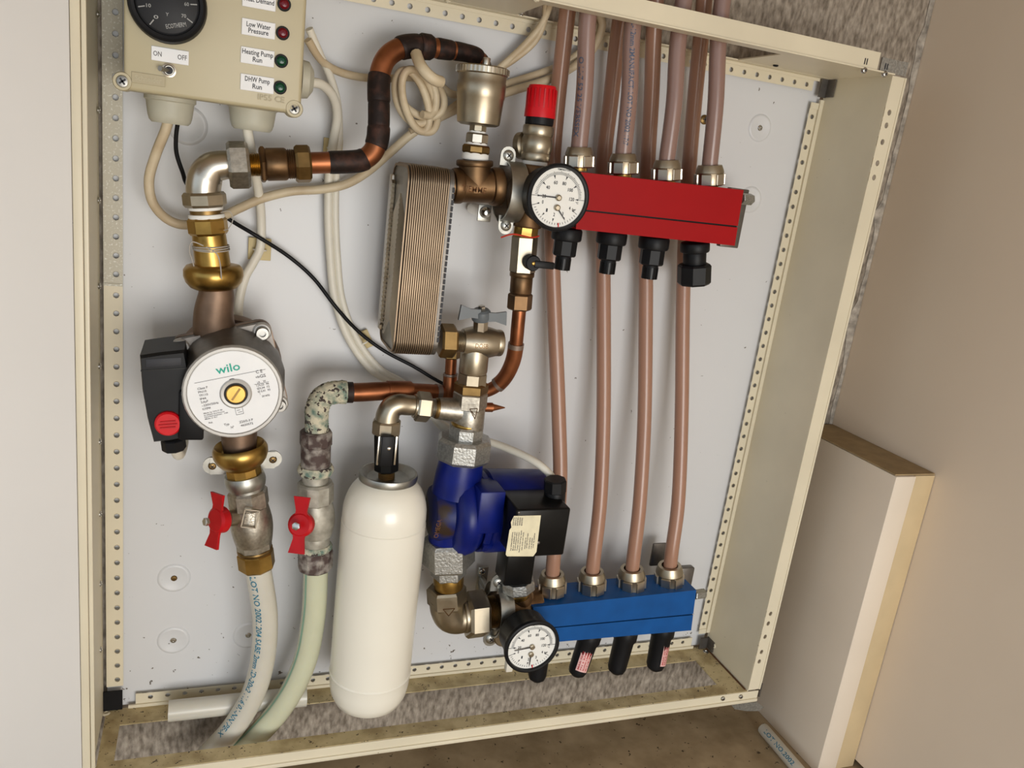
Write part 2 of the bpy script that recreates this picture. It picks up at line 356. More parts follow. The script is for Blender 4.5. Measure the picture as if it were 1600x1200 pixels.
# front flanges (turned outwards)
mb = MB(); mb.box(Vector((.36, -D - .0006, ZT + .009)), (.354, .0006, .009)); mb.box(Vector((.36, -D - .002, ZT)), (.376, .0022, .0007)); ft = T.part('front_flange', mb, 'cream')
mb = MB(); mb.box(Vector((.3665, -D - .0006, -.0218)), (.3865, .0006, .0054)); fb = T.part('front_flange', mb, 'cream')
mb = MB(); mb.box(Vector((.3665, -D - .0012, -.0295)), (.3865, .0022, .0024), bev=.0012); T.part('rolled_lip', mb, 'cream', fb)
mb = MB(); mb.box(Vector((.7445, -D - .0006, .362)), (.0085, .0006, .372))
fr = None
def side_flange():
    o = Vector((.736, -D, -.014)); u = ZA; v = XA; H = .0165
    holes = [.042, .056, .078, .097, .111, .645, .660, .682, .699, .712]
    mb = MB(); th = .0012; prev = 0; w = .010; r = .0032
    for h in holes:
        c0 = h - w / 2; mb.box(o + u * ((prev + c0) / 2) + v * (H / 2) + YN * th / 2, ((c0 - prev) / 2, H / 2, th / 2), (u, v, YN)); prev = h + w / 2
        a = c0; cx, cy = h, H * .42
        outer = [(a + w, cy), (a + w, H), (cx, H), (a, H), (a, cy), (a, 0), (cx, 0), (a + w, 0)]
        inner = [(cx + r * math.cos(k * math.pi / 4), cy + r * .8 * math.sin(k * math.pi / 4)) for k in range(8)]
        f = [(k, (k + 1) % 8, 8 + (k + 1) % 8, 8 + k) for k in range(8)] + [(8 + k, 8 + (k + 1) % 8, 16 + (k + 1) % 8, 16 + k) for k in range(8)]
        mb.add([o + u * x + v * y + YN * th for x, y in outer + inner] + [o + u * x + v * y for x, y in inner], f)
    e = .748; mb.box(o + u * ((prev + e) / 2) + v * (H / 2) + YN * th / 2, ((e - prev) / 2, H / 2, th / 2), (u, v, YN))
    return mb
fr = T.part('front_flange', side_flange(), 'cream')
mb = MB(); mb.box(Vector((.7535, -D + .001, .36)), (.0012, .003, .374)); T.part('rolled_lip', mb, 'cream', fr)
mb = MB(); mb.box(Vector((-.0165, -D - .0006, .36)), (.0018, .0012, .374), bev=.0008); T.part('front_flange', mb, 'cream')
# corner brackets of bare steel
mb = MB(); mb.box(Vector((.730, -.004, .7245)), (.005, .001, .010)); mb.box(Vector((.7345, -.010, .7245)), (.0008, .0075, .0095)); T.part('corner_bracket', mb, 'alu_dark')
mb = MB(); mb.box(Vector((.729, -.004, -.0075)), (.0065, .001, .0085)); mb.box(Vector((.735, -.011, -.0055)), (.0008, .008, .0075)); T.part('corner_bracket', mb, 'alu_dark')
mb = MB(); mb.box(Vector((-.010, -.003, -.003)), (.0095, .001, .0115)); T.part('corner_bracket', mb, 'black')
c = P(1200, 1104, D + .001); mb = MB()
pts = [P(1142, 1101, D), P(1150, 1098, D), P(1182, 1096, D), P(1192, 1104, D), P(1186, 1110, D), P(1165, 1110, D), P(1147, 1107, D)]
mb.prism(pts, Vector((0, -.0015, 0))); T.part('corner_bracket', mb, 'galv')
mb = MB(); mb.box(Vector((.7555, -D + .002, -.016)), (.0012, .004, .010)); T.part('corner_bracket', mb, 'alu_dark')
mb = MB(); mb.box(Vector((.735, -D - .0003, ZT + .0075)), (.0175, .0009, .0068)); T.part('corner_bracket', mb, 'galv')
# screws and rivets
for px, py in ((1350, 107), (1382, 113)): screw(cab, P(px, py + 3, D + .003), YN, .0032, .0025)
for px, py in ((1129, 1091), (1157, 1088)): screw(cab, P(px, py, D + .0012), YN, .0032, .0025)
for px, py in ((1353, 96), (1385, 104)):
    mb = MB(); q = P(px, py, D + .0013)
    for s in (-1, 1): mb.box(q + XA * (.0014 * s), (.0005, .0004, .003))
    T.part('slot', mb, 'ink', ft)
def rivet(c, ax, r, m='steel_screw', parent=None):
    mb = MB(); mb.lathe(c, ax, [(-.0005, r), (.0006, r), (.0013, r * .75), (.0014, r * .5), (.0006, r * .42), (.0006, 0)], 14); return cab.part('rivet', mb, m, parent)
for py in (22, 172, 313, 447, 572, 690, 803, 912, 1015):
    q = PX(153 + py * .004, py, XL - .0016); rivet(q, XA, .0030)
for px, py, mm in ((700, 2, 'cream'), (815, 22, 'steel_screw'), (1212, 102, 'black'), (838, 0, 'cream')):
    q = PZ(px, py, ZT - .0006); 
    if -D < q.y < 0.002: rivet(q, ZA * -1, .003, mm)
rivet(PX(1300, 122, XR), XA * -1, .004); rivet(PX(1116, 1009, XR), XA * -1, .0035, 'cream')
q = PZ(166, 1115, ZB); rivet(q, ZA, .004, 'cream'); rivet(PZ(1103, 1019, ZB), ZA, .004)
# pressed bosses of the back panel
for px, py, r, mm in ((272, 903, .0165, 'brass_dark'), (271, 1000, .0165, 'steel_screw'), (388, 992, .0165, 'steel_screw'), (1187, 200, .0155, 'steel_screw'), (1172, 312, .0155, None), (293, 196, .0175, None)):
    c = P(px, py, -.006); mb = MB()
    mb.lathe(c, YN, [(0, r), (.0009, r * .94), (.0016, r * .86), (.0016, r * .80), (.0006, r * .66), (.0005, 0)], 32); o = T.part('pressed_boss', mb, 'panel_white', back)
    if mm: rivet(c + YN * .0005, YN, .0032, mm, o)
for px, py in ((1100, 187),): 
    c = P(px, py, -.006); mb = MB(); mb.lathe(c, YN, [(0, .0052), (.0015, .0052), (.0025, .0035), (.0025, 0)], 16); o = T.part('screw', mb, 'brass_dark', back)
    mb = MB(); mb.box(c + YN * .0026, (.003, .0002, .0006)); mb.box(c + YN * .0026, (.0006, .0002, .003)); T.part('slot', mb, 'ink', o)
# rust line in right floor corner
mb = MB(); mb.tube([Vector((XR - .0015, -.004, ZB + .001)), Vector((XR - .0015, -D + .003, ZB + .001))], .0012, 6); T.part('rust_seam', mb, 'rust', flo)

# open door to the left
T = Thing('cabinet_door', 'white metal cabinet door standing open at the left edge', 'door', (-.026, -D, -.03))
du = Vector((-.93, -.37, 0)).normalized(); dn = Vector((.37, -.93, 0)).normalized(); h0 = Vector((-.0252, -D - .0026, .36))
mb = MB(); mb.box(h0 + du * .30 - dn * .008, (.300, .008, .40), (du, dn, ZA), bev=.002); T.part('door_leaf', mb, 'cream_door')
mb = MB(); mb.box(Vector((-.0222, -D - .0012, .36)), (.0035, .0012, .40), bev=.001); T.part('hinge_strip', mb, 'cream', label='cream folded hinge strip')
mb = MB(); q = P(115, 348, D); mb.box(q + Vector((.0005, -.0016, 0)), (.002, .0003, .0004)); T.part('scratch', mb, 'ink_soft')

# boxed-in cover on right wall
bz = .3115; by = -.168; bx = .812; hz = (bz + FZ) / 2; hh = (bz - FZ) / 2
T = Thing('boxing_cover', 'beige boxed pipe cover with brown top standing against right wall', 'box', (.83, by / 2, FZ))
mb = MB(); mb.box(Vector((bx + .0155, by / 2 + .004, hz - .001)), (.0152, -by / 2 + .004, hh - .001), bev=.0012); T.part('side_board', mb, 'board_paint')
mb = MB(); mb.box(Vector((bx + .0465, by / 2 + .005, hz - .001)), (.0152, -by / 2 + .003, hh - .001), bev=.001); T.part('edge_board', mb, 'board_tan', label='tan end board')
mb = MB(); mb.box(Vector(((bx + WX) / 2 - .0006, by / 2 + .005, bz - .0006)), ((WX - bx) / 2 - .001, -by / 2 + .0025, .0008)); T.part('top_board', mb, 'board_brown', label='raw brown top')
# offcut of pipe on the floor
a = PZ(1192, 1138, FZ + .008); b = PZ(1262, 1220, FZ + .008); T = Thing('pipe_offcut', 'grey plastic pipe offcut with blue print lying on the floor', 'pipe', a - ZA * .008)
mb = MB(); ax = (b - a).normalized(); mb.lathe(a, ax, [(.001, .0062), (0, .0075), (0.001, .008), (.18, .008), (.18, .006), (.02, .006)], 20); T.part('pipe', mb, 'cable_white')
uu = ax; nn = (CP - a); nn = (nn - ax * nn.dot(ax)).normalized(); vv = nn.cross(ax)
mb = MB(); mb.text('LOT NO.2002', None, None, None, width=.062, height=.0055, mapf=lambda x, y: a + ax * (x + .042) + (nn * math.cos(y / .008) + vv * math.sin(y / .008)) * .0082); T.part('print', mb, 'ink_blue', flat=True)

# ================================================================== control box
def lab(T, px, py, d, w, h, lines, m='sticker', parent=None, ang=0.0, ink='ink', th=.0005, r=.0012, name='label', frac=.32):
    """flat sticker with printing, w,h in photo pixels"""
    c = P(px, py, d); k = sc(c); u = Vector((math.cos(ang), 0, math.sin(ang))); v = Vector((-math.sin(ang), 0, math.cos(ang)))
    mb = MB(); mb.box(c, (w * k / 2, h * k / 2, th), (u, v, YN), bev=.0003, seg=1); o = T.part(name, mb, m, parent)
    mb = MB(); n = len(lines)
    for i, (s, fx, fw) in enumerate(lines):
        mb.text(s, c + YN * (th + .00015) + u * (fx * w * k) + v * (((n - 1) / 2 - i) * h * k * .36), u, v, width=fw * w * k, height=h * k * frac)
    if lines: T.part('lettering', mb, ink, o, flat=True)
    return o
dF = .100
T = Thing('control_box', 'beige plastic heating control box with black dial and indicator lamps', 'control box', P(330, 160, .05)); box = T
tl, tr = P(197, 0, dF), P(476, 0, dF); bl, br = P(193, 143, dF), P(470, 176, dF)
x0, x1 = (bl.x + .000), br.x; zb = (bl.z + br.z) / 2; zt = zb + .20
mb = MB(); mb.box(Vector(((x0 + x1) / 2, -.035, (zb + zt) / 2)), ((x1 - x0) / 2 - .002, .035, (zt - zb) / 2 - .002), bev=.004); T.part('base', mb, 'gland_grey')
mb = MB(); mb.box(Vector(((x0 + x1) / 2, -.085, (zb + zt) / 2)), ((x1 - x0) / 2, .0145, (zt - zb) / 2), bev=.003, seg=3); lid = T.part('lid', mb, 'box_beige')
for px, py in ((191, 127), (460, 170)):
    c = P(px, py, dF); mb = MB(); mb.lathe(c - YN * .029, YN, [(0, .0066), (.028, .0070), (.0292, .0064), (.0292, .0046), (.0275, .0044), (.0275, 0)], 22); o = T.part('screw_boss', mb, 'box_beige', lid)
    mb = MB(); mb.lathe(c - YN * .0015, YN, [(0, .0042), (.0008, .0042), (.0010, .0036), (.0010, 0)], 16)
    s = T.part('screw', mb, 'steel_dark', lid)
    mb = MB(); mb.box(c - YN * .0004, (.0028, .0007, .0002), (Vector((.8, 0, .6)), Vector((-.6, 0, .8)), YN)); mb.box(c - YN * .0004, (.0007, .0028, .0002), (Vector((.8, 0, .6)), Vector((-.6, 0, .8)), YN)); T.part('screw_slot', mb, 'ink', lid)
# dial
c = P(262, 6, dF + .006); k = sc(c); R = 58 * k
mb = MB(); mb.lathe(c - YN * .007, YN, [(0, R), (.008, R), (.0115, R * .97), (.013, R * .90), (.0125, R * .82), (.009, R * .79), (.008, 0)], 48); dial = T.part('dial_ring', mb, 'black')
mb = MB(); mb.lathe(c, YN, [(.001, R * .78), (.0035, R * .77), (.004, R * .74), (.004, 0)], 40); T.part('dial_face', mb, 'dial_face', dial)
mb = MB()
for i in range(8):
    a = math.radians(235 - i * 38); e = Vector((math.cos(a), 0, math.sin(a))); t = Vector((-math.sin(a), 0, math.cos(a)))
    mb.box(c + YN * .0042 + e * R * .66, (R * .085, .0004, .0002), (e, t, YN)); mb.text(str(i * 10), c + YN * .0043 + e * R * .48, Vector((.99, 0, .1)), Vector((-.1, 0, .99)), width=R * .12, height=R * .09)
mb.text('ECOTHERM', c + YN * .0043 - ZA * R * .52 + XA * R * .22, Vector((.96, 0, .28)), Vector((-.28, 0, .96)), width=R * .52, height=R * .11)
mb.text('Y', c + YN * .0043 - ZA * R * .28, XA, ZA, width=R * .08)
T.part('dial_marks', mb, 'mark_grey', dial, flat=True)
for px, py, ls, ly, led in ((405, 1, [('Heat Demand', 0, .9)], 7, 'led_red'), (404, 45, [('Low Water', 0, .72), ('Pressure', 0, .6)], 52, 'led_red'),
                            (402.5, 89, [('Heating Pump', 0, .92), ('Run', 0, .28)], 95.5, 'led_green'), (402, 131, [('DHW Pump', 0, .74), ('Run', 0, .28)], 137, 'led_green')):
    lab(T, px, py, dF + .0003, 50, 24, ls, parent=lid, frac=.30)
    c = P(437.5 + (137 - ly) * .05, ly, dF); mb = MB(); mb.lathe(c, YN, [(-.001, .0052), (.0012, .0052), (.0018, .0046), (.0018, 0)], 20); o = T.part('lamp_bezel', mb, 'black', lid)
    mb = MB(); mb.lathe(c, YN, [(.0015, .0040), (.003, .0036), (.0042, .0022), (.0045, 0)], 16); T.part('indicator_lamp', mb, led, o)
lab(T, 266, 87, dF + .0003, 54, 21, [('ON          OFF', 0, .9)], parent=lid, ink='ink_soft', frac=.34)
c = P(264, 110, dF); mb = MB(); mb.lathe(c, YN, [(-.001, .0052), (.0013, .0052), (.0016, .0040), (.0004, .0034), (.0004, 0)], 22); sw = T.part('switch_collar', mb, 'nickel_bright', lid); mb = MB(); mb.lathe(c, YN, [(.0003, .0030), (.0008, .0028), (.0008, 0)], 16); T.part('switch_bore', mb, 'ink', sw)
mb = MB(); mb.tube([c, c + YN * .008 + XA * -.006], [.0014, .0020], 10); T.part('toggle_lever', mb, 'steel_dark', sw)
mb = MB(); c = P(232, 124, dF + .0002); k = sc(c); mb.box(c, (24 * k, 8 * k, .0003), (XA, ZA, YN), bev=.0002, seg=1); o = T.part('embossed_plate', mb, 'label_emboss', lid)
mb = MB(); mb.text('Schneider', c + YN * .0006, XA, ZA, width=38 * k, height=8 * k); T.part('lettering', mb, 'box_beige', o, flat=True)
mb = MB(); c = P(424, 154, dF + .0004); mb.text('IP55 CE', c, XA, ZA, width=42 * k, height=9 * k); T.part('lettering', mb, 'label_emboss', lid, flat=True)
# knock-out glands below and beside the box
for px, py, r in ((266, 158, 38), (395, 170, 38)):
    c = P(px, py - 4, .055); k = sc(c); mb = MB(); q = r * k
    mb.lathe(c, ZA * -1, [(-.004, q), (.002, q), (.003, q * .93), (.014, q * .86), (.018, q * .80), (.020, q * .70), (.020, 0)], 28); T.part('cable_gland', mb, 'gland_grey')
c = P(478, 125, .055); mb = MB(); mb.lathe(c - XA * .004, XA, [(0, .016), (.006, .015), (.010, .009), (.010, 0)], 20); T.part('cable_gland', mb, 'gland_grey')

# ================================================================== cables
def cable(name, pts, r, m, label, n=10, k=8, cat='cable', group=None):
    mb = MB(); mb.tube(smooth(path(pts), k), r, n); return single(name, mb, m, label, cat, group, ang=60)
cable('power_cable', [(264, 185, .055), (258, 205, .052), (244, 240, .045), (233, 280, .040), (238, 315, .036), (258, 340, .030), (285, 351, .026), (320, 347, .016), (352, 336, .012), (375, 325, .016), (410, 310, .019), (455, 299, .016), (500, 296, .016), (540, 288, .016), (575, 268, .013), (610, 238, .012), (645, 208, .012), (690, 182, .012), (740, 160, .012), (800, 142, .012), (868, 120, .012), (920, 85, .014), (940, 45, .016), (936, 20, .02), (925, -15, .03)], .0042, 'cable_tan', 'tan flat cable looping from control box behind the brass riser')
cable('sensor_wire', [(278, 190, .055), (275, 215, .05), (276, 240, .045), (285, 268, .040), (294, 290, .03), (325, 318, .012), (360, 344, .010), (400, 368, .0155), (450, 400, .009), (490, 435, .009), (525, 480, .0142), (560, 518, .009), (600, 548, .008), (645, 572, .010), (675, 590, .014), (700, 604, .03)], .0019, 'black', 'thin black sensor wire crossing the white back panel diagonally', n=8)
cable('pump_cable', [(386, 200, .055), (390, 222, .05), (398, 265, .03), (404, 300, .02), (408, 340, .010), (407, 385, .008), (396, 410, .010), (383, 434, .012), (374, 470, .014), (372, 510, .016)], .0042, 'cable_white', 'white cable dropping from the right gland to the round pump')
cable('white_cable', [(482, 129, .055), (502, 132, .048), (520, 150, .035), (527, 180, .022), (521, 220, .012), (515, 262, .008), (513, 330, .007), (516, 400, .007), (523, 465, .007), (543, 525, .007), (575, 572, .007), (610, 598, .008), (650, 628, .012), (690, 662, .02), (730, 682, .03), (770, 692, .045), (810, 708, .07), (840, 724, .09), (858, 740, .098), (866, 752, .10)], .0042, 'cable_white', 'white cable curving from side gland down to the blue pump')
cable('white_cable', [(483, 45, .04), (500, 85, .03), (516, 120, .018), (527, 160, .010), (530, 210, .007), (526, 260, .007), (524, 330, .007), (527, 400, .007), (535, 470, .007), (558, 530, .007), (592, 575, .007), (625, 595, .008), (655, 618, .010), (672, 645, .012), (690, 668, .014), (715, 690, .014)], .0036, 'cable_white', 'thinner white cable running beside the other from the control box corner')
cable('tan_cable', [(481, 62, .04), (500, 92, .03), (525, 110, .018), (560, 120, .012), (600, 123, .010), (640, 121, .010), (680, 128, .010), (710, 148, .010), (760, 140, .004), (800, 128, .004), (870, 104, .004), (915, 74, .008), (936, 40, .010), (930, 15, .014)], .0036, 'cable_tan', 'tan cable passing behind the dark copper pipe to the coil')
cable('tan_cable', [(700, 176, .012), (725, 160, .012), (760, 125, .012), (790, 98, .012), (820, 70, .014), (845, 40, .02), (858, 10, .03), (864, -20, .05)], .0034, 'cable_tan', 'tan cable rising behind the air vent to the top slot')
cable('tan_cable', [(640, 205, .016), (680, 185, .014), (730, 150, .012), (770, 115, .010), (805, 92, .012), (835, 66, .016), (850, 35, .022), (852, 5, .03), (848, -20, .05)], .0030, 'cable_tan', 'second tan cable fanning out beside the top perforated strip')
# coil of spare cable: one continuous winding
pts = []
import itertools
for i in range(44):
    a = 2 * math.pi * i / 10.0; lp = i / 10.0
    cx = 652 + 7 * math.sin(lp * 1.7); cy = 152 + 7 * math.sin(lp * 2.3 + 1); rx = 27 + 7 * math.sin(lp * 1.3); ry = 42 + 7 * math.cos(lp * 2.1)
    pts.append((cx + rx * math.cos(a) + 0.25 * ry * math.sin(a), cy + ry * math.sin(a), .030 + .004 * lp + .006 * math.sin(a * 1.0 + lp)))
cable('cable_coil', pts, .0037, 'cable_tan', 'bunched coil of spare tan cable hanging beside copper pipe', n=8, k=6)
cable('cable_tail', [(650, 84, .060), (656, 100, .070), (666, 114, .075), (678, 124, .075), (689, 128, .070)], .0052, 'cable_tan', 'cut tan cable tail drooping from copper bend onto the coil')
# adhesive tie pads
def pad(px, py, d, ang, label, s=.0105):
    T = Thing('tie_pad', label, 'cable clip', P(px, py, d), 'yellow adhesive tie pads'); c = P(px, py, d)
    u = Vector((math.cos(ang), 0, math.sin(ang))); v = Vector((-math.sin(ang), 0, math.cos(ang)))
    mb = MB(); mb.box(c + YN * -.004, (s, s * 1.0, .0012), (u, v, YN), bev=.0004, seg=1)
    T.part('base', mb, 'pad_yellow')
    mb = MB(); mb.tube([c + u * (.0058 * math.cos(a)) + YN * (.0065 * math.sin(a) + .001) for a in [math.pi * i / 8 for i in range(9)]], .0009, 6); T.part('tie', mb, 'cable_white')
pad(406, 390, .003, 0, 'yellowed square tie pad under white cable above the pump')
pad(567, 534, .003, .5, 'yellowed tilted tie pad beside the heat exchanger foot', .0095)
pad(521, 232, .003, 0, 'yellowed tie pad behind two white cables below control box', .009)

# ================================================================== left riser : elbow union, brass tails
T = Thing('elbow_union', 'polished nickel elbow union topping the left riser', 'pipe fitting', P(320, 330, .07)); k = sc(T.off)
mb = MB(); e = smooth(path([(366, 258, .07), (348, 258, .07), (332, 262, .07), (322, 274, .07), (318, 290, .07), (318, 304, .07)]), 6); m_ = len(e)
mb.tube(e, [(20.5 + 5.5 * min(1, i / (m_ - 1) * 1.5)) * k for i in range(m_)], 28); T.part('elbow', mb, 'nickel_bright', ang=50)
mb = MB(); q = P(322, 268, .07); mb.lathe(q, (P(300, 250, .07) - P(322, 268, .07)) , [(0, 20 * k), (8 * k, 20 * k), (12 * k, 16 * k), (14 * k, 8 * k), (14.5 * k, 0)], 24)
chain(T, (356, 258, .07), (486, 256, .07), [('nut', 'nickel_rough', 'h', 0, 33, 37), ('thread', 'brass', 't', 33, 50, 18), ('collar', 'bronze', 'k', 49, 58, 30), ('coupling', 'bronze', 'c', 57, 92, 25), ('thread', 'bronze', 't', 90, 106, 23), ('compression_nut', 'brass_dark', 'h8', 104, 129, 29)])
chain(T, (318, 298, .07), (327, 372, .07), [('nut', 'nickel', 'h8', 2, 25, 33), ('tape', 'tape', 'c', 24, 30, 26), ('thread', 'brass_dark', 'r', 29, 38, 24), ('tape', 'tape', 'c', 36, 43, 27), ('brass_hex', 'brass', 'h8', 42, 69, 30)])
# strings tied round brass tail
T = Thing('pump_union', 'tarnished brass union tail with string tied around it above pump', 'pipe fitting', P(330, 400, .07))
chain(T, (326, 364, .07), (334, 425, .07), [('tail', 'brass', 'r', 0, 60, 25, 27)])
c0 = P(333, 413, .07); ax = (P(335, 452, .07) - c0); L = ax.length; k = sc(c0)
mb = MB(); mb.lathe(c0, ax, [(0, 30 * k), (2 * k, 40 * k), (8 * k, 44.5 * k), (17 * k, 45 * k), (27 * k, 42 * k), (35 * k, 36 * k), (38 * k, 30 * k)], 32); T.part('union_nut', mb, 'brass', ang=60)
for i in range(3):
    q = P(329.5 + i * .5, 384 + i * 2.5, .07); mb = MB(); u, w = perp(ax); 
    mb.tube([q + (u * math.cos(a) + w * math.sin(a)) * 26.5 * k + ax.normalized() * .0006 * math.sin(a + i) for a in [2 * math.pi * j / 20 for j in range(20)]], .0006, 5, closed=True); T.part('string', mb, 'string')
mb = MB(); mb.tube(smooth(path([(318, 384, .093), (300, 378, .092), (296, 392, .088), (300, 405, .088), (303, 416, .088)]), 5), .0005, 5); mb.tube(smooth(path([(322, 386, .093), (338, 396, .094), (344, 412, .094), (346, 436, .097)]), 5), .0005, 5); mb.tube(smooth(path([(345, 332, .085), (358, 330, .08), (364, 342, .08), (358, 356, .08), (350, 360, .085)]), 5), .0004, 5)
T.part('string', mb, 'string')

# ================================================================== round circulation pump
T = Thing('circulation_pump', 'grey round circulation pump with white faceplate and black terminal box', 'pump', P(365, 600, 0.02)); pump = T
mb = MB(); e = smooth(path([(337, 446, .07), (338, 462, .07), (334, 490, .070), (336, 520, .068), (345, 545, .066)]), 5); k = sc(e[0]); mb.tube(e, [(25 + 12 * (i / (len(e) - 1)) ** 1.3) * k for i in range(len(e))], 24); T.part('inlet', mb, 'pump_bronze')
mb = MB(); e = smooth(path([(368, 625, .066), (372, 660, .068), (375, 705, .07)]), 5); mb.tube(e, [(36 - 10 * (i / (len(e) - 1))) * k for i in range(len(e))], 24); T.part('outlet', mb, 'pump_bronze')
cv = P(358, 572, .045); cv2 = P(358, 575, .045); k = sc(cv)
mb = MB(); mb.lathe(cv + YN * -.030, YN, [(0, 40 * k), (.004, 62 * k), (.016, 78 * k), (.026, 80 * k), (.034, 76 * k)], 40); T.part('volute', mb, 'pump_bronze')
# square mounting flange with rounded lugs
def rsq(c, half, rr, ang, n=6):
    out = []
    for q in range(4):
        a0 = q * math.pi / 2
        cx = (half - rr) * (1 if q in (0, 3) else -1); cz = (half - rr) * (1 if q in (0, 1) else -1)
        for i in range(n + 1):
            a = a0 + math.pi / 2 * i / n; x = cx + rr * math.cos(a); z = cz + rr * math.sin(a)
            out.append(c + Vector((x * math.cos(ang) - z * math.sin(ang), 0, x * math.sin(ang) + z * math.cos(ang))))
    return out
cf = P(361, 581, .066); k = sc(cf); ang = math.radians(15)
mb = MB(); mb.prism(rsq(cf, 74 * k, 18 * k, ang), YN * .006); T.part('flange', mb, 'pump_bronze')
mb = MB(); mb.prism(rsq(cf + YN * .006, 72.5 * k, 18 * k, ang), YN * .010); fl = T.part('motor_flange', mb, 'alu_dark')
for q in range(4):
    a = ang + math.pi / 4 + q * math.pi / 2; e = cf + Vector((math.cos(a), 0, math.sin(a))) * 84 * k + YN * .017
    mb = MB(); mb.lathe(e, YN, [(-.006, 14 * k), (.0, 14 * k), (.001, 12 * k), (.001, 0)], 18); o = T.part('bolt_seat', mb, 'alu_light', fl)
    if q == 1: mb = MB(); mb.lathe(e, YN, [(.001, 6 * k), (.003, 5.5 * k), (.0035, 0)], 14); T.part('brass_plug', mb, 'brass', fl)
    else:
        mb = MB(); mb.lathe(e, YN, [(.0005, 10 * k), (.007, 10 * k), (.008, 9 * k), (.008, 5 * k), (.005, 5 * k), (.005, 0)], 18); bo = T.part('bolt', mb, 'steel_dark', fl)
dW = .128; cw = P(365, 613, dW); k = sc(cw); ca = P(363, 598, .07)
mb = MB(); dpt = dW - .07
mb.lathe(Vector((cw.x, -.070, cw.z)), YN, [(0, 84 * k), (.016, 84 * k), (.032, 81 * k), (dpt - .005, 75 * k), (dpt, 74 * k)], 20, u=Vector((math.cos(.2), 0, math.sin(.2)))); mot = T.part('motor_housing', mb, 'alu_dark', ang=20)
mb = MB(); mb.lathe(cw, YN, [(-.004, 75 * k), (.0, 75.5 * k), (.0018, 73 * k), (.0018, 69 * k), (.0008, 68 * k), (.0008, 0)], 40); face = T.part('front_rim', mb, 'alu_light', mot)
mb = MB(); mb.lathe(cw + YN * .0008, YN, [(-.0005, 67 * k), (.0006, 67 * k), (.0006, 0)], 56); T.part('faceplate', mb, 'sticker', mot)
a = math.radians(14); u = Vector((math.cos(a), 0, math.sin(a))); v = Vector((-math.sin(a), 0, math.cos(a))); cc = cw + YN * .0017
def at(x, y): return cc + u * (x * k) + v * (y * k)
mb = MB(); mb.text('wilo', at(0, 41), u, v, width=36 * k, height=13 * k); T.part('lettering', mb, 'green_logo', mot, flat=True, label='green maker lettering')
mb = MB(); mb.box(at(1, 27.5), (53 * k, .25 * k, .0001), (u, v, YN))
for i, (s, w) in enumerate((('Class F', 15), ('PN10', 12), ('TF110', 13), ('IP44', 9), ('2,6µF', 11), ('~230V/50Hz', 25), ('Kl.F/IP44', 12))): mb.text(s, at(-50, 17.5 - i * 5.6), u, v, width=w * k, height=3.4 * k, align='LEFT')
for i, (s, w) in enumerate((('Made by WILO SE', 28), ('D-44263 Dortmund', 30), ('Nortkirchenstr. 100', 35), ('Made in EU', 18))): mb.text(s, at(-50, -23.5 - i * 3.1), u, v, width=w * k, height=2.0 * k, align='LEFT')
mb.text('Rel.', at(-46, -40), u, v, width=6 * k, height=2.6 * k, align='LEFT'); mb.text('Typ', at(-25, -49), u, v, width=8 * k, height=3.6 * k, align='LEFT'); mb.text('N°', at(-16, -55), u, v, width=5 * k, height=3.6 * k, align='LEFT')
mb.text('Z20/5-3 P', at(-2, -49.5), u, v, width=21 * k, height=3.6 * k, align='LEFT'); mb.text('4620572', at(-1, -55.5), u, v, width=19 * k, height=3.4 * k, align='LEFT')
mb.text('C E', at(44, 26), u, v, width=10 * k, height=5 * k); mb.text('GS', at(48, 18), u, v, width=9 * k, height=5 * k); mb.text('vde', at(40, 18), u, v, width=6 * k, height=4 * k)
for i, row in enumerate(('    A    W', 'I  0,22  46', 'II 0,34  72', 'III 0,41  93')): mb.text(row, at(45, 9 - i * 5.2), u, v, width=(19 if i else 12) * k, height=3.2 * k)
mb.box(at(44, 6.5), (11 * k, .2 * k, .0001), (u, v, YN)); mb.box(at(38, -1), (.2 * k, 11 * k, .0001), (u, v, YN)); mb.text('2014/02', at(46, -15), u, v, width=12 * k, height=3 * k)
for dx, dz, w, h in ((0, 5.5, 5.5, .25), (0, -5.5, 5.5, .25), (5.5, 0, .25, 5.5), (-5.5, 0, .25, 5.5), (-1, 1.5, 2.5, .3), (1, -2, 3, .3)): mb.box(at(2 + dx, -31 + dz), (w * k, h * k, .0001), (u, v, YN))
mb.tube([at(2 + 6.5 * math.cos(t), 17.5 + 5.5 * math.sin(t)) for t in [math.radians(55 + i * 10) for i in range(8)]], .5 * k, 4)
T.part('small_print', mb, 'ink_soft', mot, flat=True)
c = cw + YN * .0012 + u * (3 * k) + v * (-2 * k)
mb = MB(); mb.lathe(c, YN, [(-.001, 24 * k), (.001, 24 * k), (.0015, 22 * k), (.0012, 18 * k), (.0005, 17 * k), (.0005, 0)], 36); T.part('vent_ring', mb, 'alu_light', mot)
mb = MB(); mb.lathe(c, YN, [(0, 17.5 * k), (.0011, 17.5 * k), (.0011, 0)], 30); T.part('seal', mb, 'black', mot)
mb = MB(); mb.lathe(c, YN, [(.0005, 15 * k), (.0022, 15 * k), (.0028, 13.5 * k), (.0028, 0)], 30); vs_ = T.part('vent_screw', mb, 'brass', mot)
s = Vector((.5, 0, .86)); mb = MB(); mb.box(c + YN * .0029, (11 * k, 1.6 * k, .0002), (s, Vector((-.86, 0, .5)), YN)); T.part('slot', mb, 'brass_dark', vs_)
